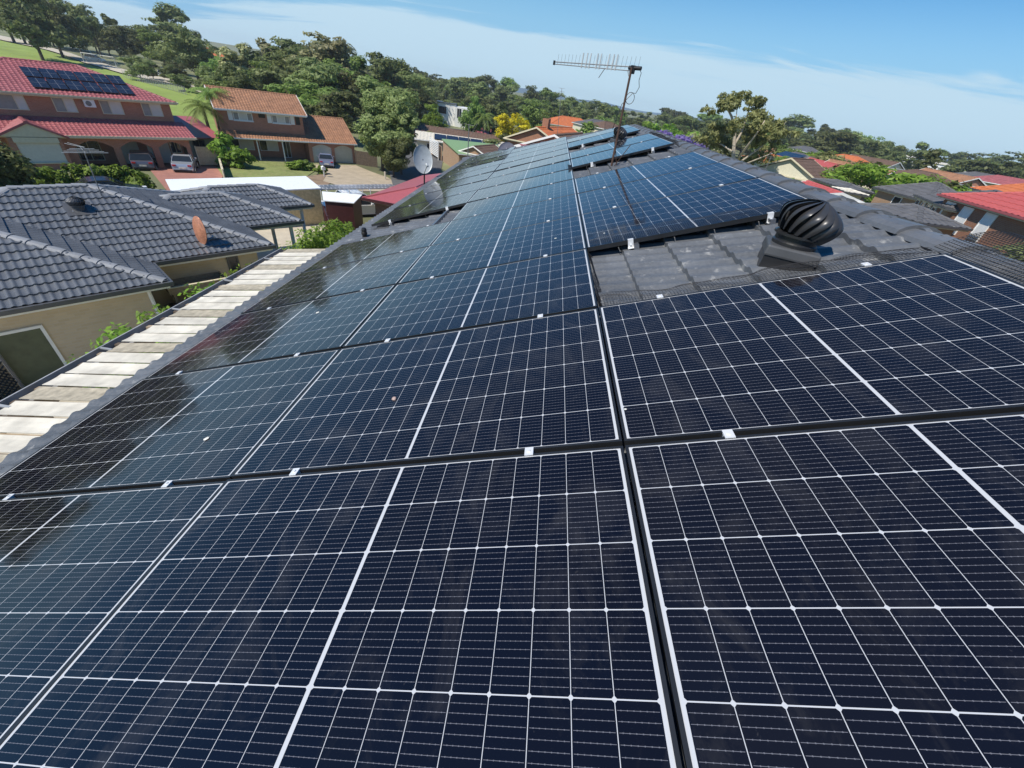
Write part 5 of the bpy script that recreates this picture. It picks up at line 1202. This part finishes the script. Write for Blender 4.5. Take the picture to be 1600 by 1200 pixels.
for ms in PROTO.values():
    for me in ms: me.materials.append(M['bark'])
def tree(key, label, q, dist, wr, lm, bark='bark', group=None, cat='tree', name='tree', hmul=1.0, base=None):
    """tree whose top is at pixel q and which stands at a horizontal distance dist"""
    T_ = at_d(q[0], q[1], dist); z0 = gz(T_.x, T_.y) if base is None else base; h = (T_.z - z0) * hmul
    t = thing(name, label, cat, (T_.x, T_.y, z0 - .05), random.uniform(0, 6.28), group)
    me, tm = PROTO[key]
    for nm, d_, mt in (('crown', me, lm), ('trunk', tm, M[bark])):
        o = bpy.data.objects.new(nm, d_); COL.objects.link(o); o.parent = t; o.scale = (h * wr, h * wr, h)
        o.material_slots[0].link = 'OBJECT'; o.material_slots[0].material = mt
    return t
G1 = 'eucalypts behind the sports field'
rt = random.Random(5)
# upper left: dark trees over the sports field
for i, (x, y, d, w, lm, k, lab) in enumerate((
    (8, -38, 175, 1.15, L_DARK, 'round0', 'dark spreading tree cut by the left edge above the field'), (48, -30, 190, 1.1, L_DARK, 'round1', 'tall dark tree second from the left edge above the field'),
    (88, -14, 200, 1.15, L_OLIVE, 'gum1', 'olive tree standing right of the gap with the silver car at the upper left'), (128, 6, 225, 1.1, L_OLIVE, 'gum0', 'eucalypt with a ragged olive top behind the field'),
    (165, 24, 235, 1.2, L_DARK, 'gum2', 'dark eucalypt behind the goals'), (190, 34, 205, 1.3, L_DARK, 'round2', 'dark rounded tree close behind the goals'), (215, 34, 215, 1.15, L_DARK, 'gum3', 'dark eucalypt right of the goals'),
    (262, 10, 250, 1.25, L_OLIVE, 'gum4', 'thin-topped grey eucalypt above the dense tree at the end of the field'), (285, 32, 170, 1.35, L_OLIVE, 'round1', 'dense dome of olive leaves at the right end of the field'),
    (240, 42, 190, 1.2, L_MID, 'round0', 'mid green tree left of the dense olive dome'), (268, 92, 160, 1.3, L_DARK, 'round2', 'small dark tree with a bare trunk before the olive dome'), (310, 45, 200, 1.0, L_DARK, 'gum1', 'dark tree beside the red roof on the slope'))):
    tree(k, lab, (x, y), d, w, lm, group=G1)
# behind the orange-roofed house: flowering gums and dark trees
for x, y, d, w, lm, k, lab in (
    (345, 88, 150, 1.1, L_MID, 'gum0', 'green eucalypt below the red roof on the slope'), (385, 62, 140, 1.05, L_PALE, 'gum1', 'pale flowering gum above the left end of the orange roof'), (413, 64, 150, 1.0, L_PALE, 'gum2', 'pale flowering gum second from the left above the orange roof'),
    (442, 50, 145, 1.1, L_DARK, 'gum3', 'tall dark eucalypt above the middle of the orange roof'), (470, 55, 150, 1.0, L_DARK, 'gum4', 'dark eucalypt between two pale flowering gums'), (497, 52, 135, 1.1, L_PALE, 'gum0', 'largest pale flowering gum, right of the orange roof ridge'),
    (525, 62, 130, 1.1, L_PALE, 'gum2', 'pale flowering gum behind the shaggy tree'), (470, 118, 92, 1.35, L_MID, 'round2', 'low rounded green tree just behind the orange roof'), (560, 80, 120, 1.1, L_MID, 'gum1', 'green tree between the flowering gums and the shaggy tree'),
    (604, 74, 150, .95, L_DARK, 'gum3', 'dark tree rising behind the top of the shaggy tree'), (625, 100, 160, 1.0, L_OLIVE, 'gum4', 'olive tree right of the top of the shaggy tree'), (515, 130, 88, 1.2, L_DARK, 'round0', 'dark bushy tree behind the garage roof'),
    (365, 100, 120, 1.2, L_MID, 'round1', 'bushy green tree behind the left end of the orange roof'), (430, 105, 118, 1.2, L_OLIVE, 'gum3', 'olive bushy tree behind the middle of the orange roof')):
    tree(k if k[0] == 'r' or lm is not L_DARK else 'round' + str(int(k[-1]) % 3), lab, (x, y), d, w * 1.32, lm, group='gum trees behind the orange-roofed house')
tree('big0', 'large shaggy dark green tree right of the twin garage', (590, 121), 62, 1.22, L_OLIVE, cat='tree'); tree('big1', 'drooping right-hand neighbour of the large shaggy tree, nearer the dish', (624, 165), 60, 1.35, L_OLIVE); tree('big0', 'lower dense part-tree at the right foot of the shaggy tree', (612, 205), 57, 1.2, L_DARK)
# mid distance, centre
tree('round0', 'bright green round tree left of the white cubic house', (677, 157), 120, 1.05, L_BRIGHT); tree('round1', 'tall bright green tree right of the white cubic house', (742, 143), 118, .72, L_MID, hmul=1)
tree('cone0', 'dark pointed conifer left of the yellow tree', (786, 153), 122, 1.5, L_DARK, name='conifer'); tree('gum2', 'thin olive tree between the tall green tree and the dark conifer', (768, 166), 122, 1.0, L_OLIVE)
tree('round2', 'brilliant yellow flowering tree above the orange gable', (806, 170), 100, 1.12, L_YEL); tree('round0', 'dark green shrubby tree under the yellow tree', (795, 205), 96, 1.1, L_DARK); tree('round1', 'broad green tree right of the yellow tree', (845, 152), 150, 1.25, L_MID)
tree('cone1', 'small golden green conifer beside the distant beige house', (921, 183), 100, 2.1, L_MID, name='conifer'); tree('bush1', 'green shrubs between the distant orange roof and our roof', (905, 203), 90, 1.6, L_MID, cat='shrub', name='shrub')
tree('bush0', 'bright shrub at the street corner below the round green tree', (672, 200), 92, 1.3, L_BRIGHT, cat='shrub', name='shrub'); tree('bush2', 'grey green shrubs before the purple grey roof', (765, 207), 90, 2.4, L_OLIVE, cat='shrub', name='shrub')
tree('dome0', 'purple jacaranda in bloom just above the far end of our ridge', (1053, 197), 80, 1.5, L_PUR, name='jacaranda_tree'); 
for x, y, d, w, lm, k, lab in ((1018, 184, 130, 1.3, L_BRIGHT, 'round1', 'bright green tree right of the antenna mast, left one of two'), (1045, 186, 135, 1.3, L_BRIGHT, 'round2', 'bright green tree right of the antenna mast, right one of two'), (1008, 192, 110, 1.5, L_MID, 'bush0', 'green bush at the far end of our roof'),
    (1075, 196, 120, 1.4, L_BRIGHT, 'round0', 'bright bushy tree above the jacaranda'), (1095, 210, 100, 1.5, L_BRONZE, 'bush1', 'olive bush right of the jacaranda'), (1085, 205, 95, 1.3, L_MID, 'bush2', 'green bush beside the jacaranda'),
    (1270, 232, 130, 1.2, L_BRIGHT, 'round1', 'bright green tree above the cream gable'), (1240, 222, 150, 1.3, L_MID, 'round0', 'mid green tree behind the apricot roof'), (1280, 262, 75, 1.4, L_MID, 'gum1', 'feathery tree right of the cream gable'), (1305, 268, 66, 2.0, L_OLIVE, 'bush2', 'wide grey green bush below the scarlet sheet roof'),
    (1345, 238, 85, 1.35, L_DARK, 'round2', 'dark thick tree left of the dome-shaped tree'), (1330, 232, 110, 1.2, L_BRONZE, 'round0', 'bronze green tree behind the dark thick tree'), (1505, 266, 130, 1.3, L_YEL, 'bush0', 'yellow green tree beside the brown roof at the right'), (1480, 278, 90, 1.6, L_DARK, 'bush1', 'dark bush behind the dark grey roof wing'), (1520, 285, 85, 1.6, L_DARK, 'bush2', 'dark bush left of the orange roof at the right'),
    (1315, 232, 160, 1.3, L_BRIGHT, 'round2', 'bright tree left of the bronze green tree'), (1575, 282, 120, 1.5, L_DARK, 'round1', 'dark tree behind the orange roof at the right edge'), (1430, 350, 28, 2.2, L_BRIGHT, 'bush1', 'yellow green shrub peeking over our ridge')):
    tree(k, lab, (x, y), d, w, lm)
tree('dome0', 'broad dome-shaped bright green tree right of centre among the roofs', (1410, 251), 72, 1.75, L_BRIGHT, name='spreading_tree')
tree('cone0', 'dark pine leaning between the two white buildings', (1470, 225), 140, 1.5, L_DARK, name='pine_tree')
t = tree('big1', 'green wispy tree at the right edge under the white shutters', (1590, 352), 17, .9, L_OLIVE)
# big sparse gum with pale limbs right of our ridge
def big_gum():
    P = at_d(1142, 262, 62); z0 = gz(P.x, P.y); T_ = at_d(1165, 150, 62); h = T_.z - z0
    t = thing('gum_tree', 'big open gum tree with pale forked limbs rising behind our ridge', 'tree', (P.x, P.y, z0)); m = MB(); r = random.Random(3); tips = []
    def pt(q, off=0.0):
        v = at_d(q[0], q[1], 62 + off); return Vector((v.x - P.x, v.y - P.y, v.z - z0))
    main = [((1143, 290), .0), ((1146, 240), .2), ((1148, 205), 0), ((1143, 182), -.5), ((1133, 163), -1)]
    def limb(pts, r0, r1): m.tube([pt(q, o) for q, o in pts], [r0 + (r1 - r0) * i / (len(pts) - 1) for i in range(len(pts))], 7); tips.append(pt(*pts[-1]))
    m.tube([Vector((0, 0, -.3)), pt((1143, 285))], [.34, .27], 8)
    limb(main, .27, .08); limb([((1146, 228), 0), ((1160, 205), 1), ((1168, 180), 1), ((1172, 160), 1)], .17, .05); limb([((1152, 250), 0), ((1170, 225), -1), ((1185, 205), -2), ((1195, 188), -2)], .15, .05)
    limb([((1146, 238), 0), ((1128, 226), 1), ((1115, 222), 2)], .12, .04); limb([((1150, 258), 0), ((1178, 238), 1), ((1198, 222), 1), ((1212, 200), 2)], .13, .04); limb([((1150, 262), 0), ((1180, 250), -1), ((1205, 240), -2)], .11, .05); limb([((1160, 205), 1), ((1150, 190), 2), ((1152, 165), 2)], .09, .04)
    limb([((1198, 222), 1), ((1215, 210), 0), ((1228, 190), -1)], .07, .03)
    m.build('trunk', 'palebark', t, smooth=True)
    cs, rs = [], []
    for q, o, rad in (((1133, 160), -1, 1.5), ((1150, 156), 0, 1.7), ((1165, 154), 1, 1.5), ((1176, 162), 1, 1.2), ((1122, 172), 0, 1.2), ((1190, 168), 0, 1.1), ((1196, 182), -2, 1.6), ((1208, 192), 1, 1.6), ((1185, 190), -1, 1.8), ((1170, 195), 2, 2.2), ((1152, 195), -2, 1.7), ((1130, 200), 1, 1.7),
                      ((1116, 215), 2, 2.2), ((1104, 222), 2, 1.6), ((1136, 225), 3, 2.0), ((1160, 222), 2, 2.2), ((1182, 215), 3, 2.2), ((1205, 212), 2, 1.8), ((1226, 190), -1, 1.1), ((1232, 200), 0, 1.0), ((1222, 212), -1, 1.2), ((1125, 240), 2, 1.6), ((1170, 245), 3, 1.7), ((1208, 240), -1, 1.2)):
        c = pt(q, o)
        for j in range(3): cs.append((c.x + r.gauss(0, .6), c.y + r.gauss(0, .8), c.z + r.gauss(0, .35))); rs.append(rad * r.uniform(.34, .60))
    V, F = leaves(cs, rs, 17000, .17, 77, shell=.3, aspect=2.4); me = bpy.data.meshes.new('crown'); me.from_pydata(V.tolist(), [], F.tolist()); me.materials.append(L_BRONZE); o = bpy.data.objects.new('crown', me); COL.objects.link(o); o.parent = t
big_gum()
# palm
def palm(label, q, dist, hmul=1.0, n=26, fl=2.4, group=None):
    T_ = at_d(q[0], q[1], dist); z0 = gz(T_.x, T_.y); h = T_.z - z0; t = thing('palm_tree', label, 'palm', (T_.x, T_.y, z0), group=group); m = MB(); m.tube([(0, 0, -.2), (.1, 0, h * .5), (0, 0, h * .84)], [.22, .16, .13], 8); m.build('trunk', 'bark', t)
    r = random.Random(int(q[0])); m = MB()
    for k in range(n):
        a = 2 * PI * k / n + r.uniform(-.1, .1); el = r.uniform(-.2, 1.2); pts = []
        for i in range(8):
            u = i / 7; pts.append(Vector((math.cos(a) * fl * u * math.cos(el * (1 - u * .6)), math.sin(a) * fl * u * math.cos(el * (1 - u * .6)), h * .84 + fl * (math.sin(el) * u - .75 * u * u))))
        sd_ = Vector((-math.sin(a), math.cos(a), 0))
        for i in range(7):
            for j in range(4):
                p = pts[i].lerp(pts[i + 1], j / 4); L_ = fl * .24 * (1 - abs(i / 7 - .4))
                for s in (-1, 1): m.add([p, p + (pts[i + 1] - pts[i]) * .2, p + sd_ * s * L_ + (pts[i + 1] - pts[i]) * .6 - Vector((0, 0, L_ * .5))], [(0, 1, 2)])
    m.build('crown', L_MID, t)
palm('tall palm between the crimson roof and the orange roof', (322, 126), 66, fl=2.3, group='palms between the two big houses'); palm('shorter palm leaning left between the crimson roof and the orange roof', (311, 150), 64, fl=2.0, group='palms between the two big houses')
palm('small palm before the apricot roof on the right', (1224, 232), 88, fl=2.2); palm('palm below the blue solar bank house', (757, 172), 116, fl=3)
# garden shrubs
tree('bush1', 'big glossy round shrub at the left end of the orange-roofed house', (345, 204), 58, .95, L_HEDGE, cat='shrub', name='shrub'); tree('bush0', 'lower leafy shrub right of the big glossy shrub', (368, 222), 57, 1.2, L_HEDGE, cat='shrub', name='shrub')
tree('bush2', 'light green round shrub on the lawn, left of the lilac grey car', (463, 244), 58, 1.8, L_BRIGHT, cat='shrub', name='shrub'); tree('bush0', 'light green round shrub behind the white mailbox', (500, 255), 55.5, 1.4, L_BRIGHT, cat='shrub', name='shrub'); tree('bush1', 'small green shrub beside the light green lawn shrub', (478, 249), 58, 1.6, L_MID, cat='shrub', name='shrub')

def hedge(name, label, pts, w, h, lm, n, size, seed, hv=.15, base=None, cat='hedge'):
    """clipped or loose hedge along a line of (x, y)"""
    r = np.random.default_rng(seed); P0 = Vector((pts[0][0], pts[0][1], gz(*pts[0]) if base is None else base)); t = thing(name, label, cat, P0); cs, rs = [], []
    for a, b in zip(pts, pts[1:]):
        L_ = math.hypot(b[0] - a[0], b[1] - a[1]); k = max(2, int(L_ / (w * .45)))
        for i in range(k):
            f = i / k; x, y = a[0] + (b[0] - a[0]) * f, a[1] + (b[1] - a[1]) * f; z = gz(x, y) if base is None else base; hh = h * (1 + hv * r.normal())
            for zz_ in np.arange(w * .35, max(hh - w * .25, w * .4), w * .4): cs.append((x - P0.x + r.normal() * w * .06, y - P0.y + r.normal() * w * .06, z - P0.z + zz_)); rs.append(w * .5 * (1 + .12 * r.normal()))
    V, F = leaves(cs, np.abs(rs), n, size, seed, flat=1.0, shell=.6); me = bpy.data.meshes.new('foliage'); me.from_pydata(V.tolist(), [], F.tolist()); me.materials.append(lm); o = bpy.data.objects.new('foliage', me); COL.objects.link(o); o.parent = t
    m = MB()
    for c in cs[::9]: m.tube([(c[0], c[1], -.1), (c[0], c[1], c[2])], .03, 5)
    m.build('stem', 'bark', t); return t
a = at_d(40, 268, 42); b = at_d(232, 268, 42.5)
hedge('clipped_hedge', 'long clipped green hedge in front of the crimson-roofed house', [tuple(at_d(35, 270, 43))[:2], tuple(at_d(140, 270, 43))[:2], tuple(at_d(226, 270, 43.5))[:2]], 1.5, 1.75, L_HEDGE, 16000, .14, 5, .03)
hedge('dark_conifer_hedge', 'tall dark clipped bush at the left edge before the roller shutter', [tuple(at_d(-30, 250, 40))[:2], tuple(at_d(8, 250, 40))[:2]], 2.6, 3.6, L_DARK, 9000, .16, 6, .05)
hedge('boundary_hedge', 'leafy green hedge with yellow leaves below our eave, by the concrete yard', [tuple(at_z(452, 388, -4.4))[:2], tuple(at_z(492, 368, -4.4))[:2], tuple(at_z(530, 352, -4.6))[:2], tuple(at_z(548, 345, -4.6))[:2]], 1.5, 2.7, L_HEDGE, 15000, .085, 8, .10)
for i, (q, zt, w, lab) in enumerate((((410, 412), -3.7, 1.2, 'bushy climber top between awning and neighbour, nearest the leafy hedge'), ((382, 428), -3.7, 1.1, 'bushy climber top between awning and neighbour, second from the leafy hedge'), ((352, 446), -3.9, 1.0, 'bushy climber top between awning and neighbour, third from the leafy hedge'),
                             ((268, 480), -3.9, .8, 'spindly shrub top beside the white downpipe'), ((205, 518), -3.8, .7, 'spindly shrub top before the blank cream wall'), ((172, 545), -3.9, .55, 'smallest shrub top before the blank cream wall'))):
    P = at_z(q[0], q[1], zt); hedge('tall_shrub', lab, [(P.x - .3, P.y - .4), (P.x + .3, P.y + .4)], w, zt + 7.0, L_HEDGE, 2600, .075, 40 + i, .04, cat='shrub')

# ------------------------------------------------------------------ the forest along the horizon: every tree is one mesh, shared by its copies
far_mesh = {}
def far_tree(label, q, dist, w, key, lm, group):
    if (key, lm.name) not in far_mesh:
        me, tm = PROTO[key]; V = [tuple(v.co) for v in me.vertices]; F = [tuple(p.vertices) for p in me.polygons]; n0 = len(V); V2 = [tuple(v.co) for v in tm.vertices]
        F2 = [tuple(i + n0 for i in p.vertices) for p in tm.polygons]; k = bpy.data.meshes.new('forest_tree'); k.from_pydata(V + V2, [], F + F2); k.materials.append(lm); k.materials.append(M['bark'])
        k.polygons.foreach_set('material_index', [0] * len(F) + [1] * len(F2)); k.update(); far_mesh[(key, lm.name)] = k
    T_ = at_d(q[0], q[1], dist); z0 = gz(T_.x, T_.y); h = max(4, T_.z - z0)
    o = bpy.data.objects.new('forest_tree', far_mesh[(key, lm.name)]); COL.objects.link(o); o.location = (T_.x, T_.y, z0); o.scale = (h * w, h * w, h); o.rotation_euler = (0, 0, rt.uniform(0, 6.28))
    return tag(o, label, 'tree', group)
LINE = [(560, 104), (600, 104), (640, 108), (662, 104), (690, 110), (720, 116), (745, 112), (770, 127), (790, 122), (830, 136), (870, 136), (900, 148), (950, 152), (975, 160)]
LINE2 = [(985, 177), (1040, 174), (1080, 177), (1120, 180), (1160, 184), (1230, 187), (1260, 192), (1300, 196), (1350, 206), (1400, 222), (1450, 227), (1500, 240), (1550, 247), (1600, 243), (1640, 254)]
def lerp_line(L_, x): return float(np.interp(x, [p[0] for p in L_], [p[1] for p in L_]))
kinds = ['gum0', 'gum1', 'gum2', 'gum3', 'gum4', 'round0', 'round1', 'round2']
FL1 = 'olive eucalypt in the dense forest left of our antenna mast'; FL2 = 'dark eucalypt in the long treeline right of our antenna mast'; FL3 = 'green tree among the roofs below the right-hand treeline'
for row, (d0, dy, n) in enumerate(((300, 0, 26), (250, 14, 24), (210, 30, 20), (180, 46, 12))):
    for i in range(n):
        x = 560 + (978 - 560) * (i + rt.uniform(.1, .9)) / n; y = lerp_line(LINE, x) + dy + rt.choice([-6, -2, 0, 2, 5, 8]) + rt.uniform(-2, 2) * (1 if row else .8); 
        if row == 3 and x < 640: continue
        far_tree(FL1, (x, y), d0 + rt.uniform(-25, 25), rt.uniform(1.1, 1.6), rt.choice(kinds), rt.choice([L_OLIVE, L_OLIVE, L_DARK, L_MID]), 'forest left of the antenna mast')
for row, (d0, dy, n) in enumerate(((420, 0, 34), (340, 12, 30), (270, 24, 24), (215, 38, 12))):
    for i in range(n):
        x = 985 + (1650 - 985) * (i + rt.uniform(.1, .9)) / n; y = lerp_line(LINE2, x) + dy + rt.choice([-6, -2, 0, 2, 5]) + rt.uniform(-2, 2)
        if row == 3 and not (1290 < x): continue
        far_tree(FL2, (x, y), d0 + rt.uniform(-30, 30), rt.uniform(1.25, 1.85), rt.choice(kinds), rt.choice([L_DARK, L_DARK, L_OLIVE, L_MID]), 'treeline right of the antenna mast')
for i in range(26):
    x = rt.uniform(1235, 1640); d = rt.uniform(90, 190); y = 10 + .162 * x + 10.5 * 600 / d * rt.uniform(.42, .60)
    far_tree(FL3, (x, y), d, rt.uniform(1.0, 1.5), rt.choice(kinds[5:]), rt.choice([L_DARK, L_MID, L_MID, L_BRIGHT]), 'garden trees on the right')
LL = 'dark tree massed behind the sports field and the gum trees'
LINE3 = [(-60, -55), (90, -20), (115, 38), (130, 14), (165, 32), (225, 38), (262, 22), (300, 52), (330, 70), (362, 70), (400, 68), (440, 60), (500, 62), (560, 88), (610, 84)]
for i in range(34):
    x = -40 + 640 * (i + rt.random()) / 34
    far_tree(LL, (x, lerp_line(LINE3, x) + rt.uniform(2, 16)), rt.uniform(235, 290), rt.uniform(1.1, 1.5), rt.choice(['round0', 'round1', 'round2', 'gum0', 'gum3']), rt.choice([L_DARK, L_OLIVE, L_DARK]), 'trees behind the sports field')
for i in range(14):
    x = -30 + 350 * (i + rt.random()) / 14; P_ = ground(x, 78 + .27 * x); d_ = math.hypot(P_.x - CAM[0], P_.y - CAM[1]) + rt.uniform(8, 25)
    if x < 190: continue
    far_tree('bushy dark understorey tree along the top of the sports field', (x, 40 + .24 * x + rt.uniform(-8, 8)), d_, rt.uniform(1.2, 1.7), rt.choice(['round0', 'round1', 'round2']), rt.choice([L_DARK, L_OLIVE]), 'low trees at the top of the field')
for i in range(32):
    x = 315 + 345 * (i + rt.random()) / 32
    far_tree('leafy tree filling the wood between the orange roof and the flowering gums', (x, lerp_line(LINE3, x) + rt.uniform(14, 55)), rt.uniform(100, 190), rt.uniform(1.2, 1.6), rt.choice(['round0', 'round1', 'round2', 'gum2']), rt.choice([L_DARK, L_DARK, L_OLIVE, L_MID]), 'wood behind the orange-roofed house')
for i in range(16):
    x = 975 + 690 * (i + rt.random()) / 16
    far_tree('dark rounded tree along the right-hand skyline', (x, lerp_line(LINE2, x) + rt.uniform(-1, 9)), rt.uniform(240, 330), rt.uniform(1.5, 2.1), rt.choice(['round0', 'round1', 'round2']), L_DARK, 'rounded trees on the right-hand skyline')
for i in range(12):                # unseen trees added beyond the left edge to darken reflections in the eave panels
    az = R2(-58 - 2.5 * i); d_ = 62 + 26 * rt.random(); me = far_mesh[('round1', L_DARK.name)]; x, y = CAM[0] + d_ * math.sin(az), CAM[1] + d_ * math.cos(az); h = rt.uniform(13, 17)
    o = bpy.data.objects.new('park_tree', me); COL.objects.link(o); o.location = (x, y, gz(x, y)); o.scale = (h * 1.15, h * 1.15, h); o.rotation_euler = (0, 0, rt.uniform(0, 6.28))
    tag(o, 'added park tree out of view, darkening the reflection in the panels by the eave', 'tree', 'added park trees that darken the eave panels')
# distant hills with the blue of haze put into their colour
m = MB(); n = 80; vs = []
for k in range(n + 1):
    a = R2(-6 + 80 * k / n); R_ = 4200; h = 10 + 7 * math.sin(k * .7) + 6 * math.sin(k * .23 + 1); vs += [(R_ * math.sin(a), R_ * math.cos(a), -40), (R_ * 1.05 * math.sin(a), R_ * 1.05 * math.cos(a), h), (R_ * 1.25 * math.sin(a), R_ * 1.25 * math.cos(a), -40)]
m.add(vs, [(k * 3 + j, k * 3 + 3 + j, k * 3 + 4 + j, k * 3 + 1 + j) for k in range(n) for j in (0, 1)]); tag(m.build('hills', 'hill', smooth=True), None, None, kind='structure')
# ------------------------------------------------------------------ thin summer air
hz = NT('thin_haze'); hz.t.nodes.clear(); ov = hz.n('ShaderNodeOutputMaterial'); pv = hz.n('ShaderNodeVolumePrincipled')
pv.inputs['Color'].default_value = (.80, .88, .97, 1); pv.inputs['Density'].default_value = .00028; pv.inputs['Anisotropy'].default_value = .2
hz.t.links.new(pv.outputs[0], ov.inputs['Volume'])
m = MB(); m.box((-700, -60, -15.2), (700, 1000, 16)); o = m.build('haze', hz.m); tag(o, None, None, kind='stuff')
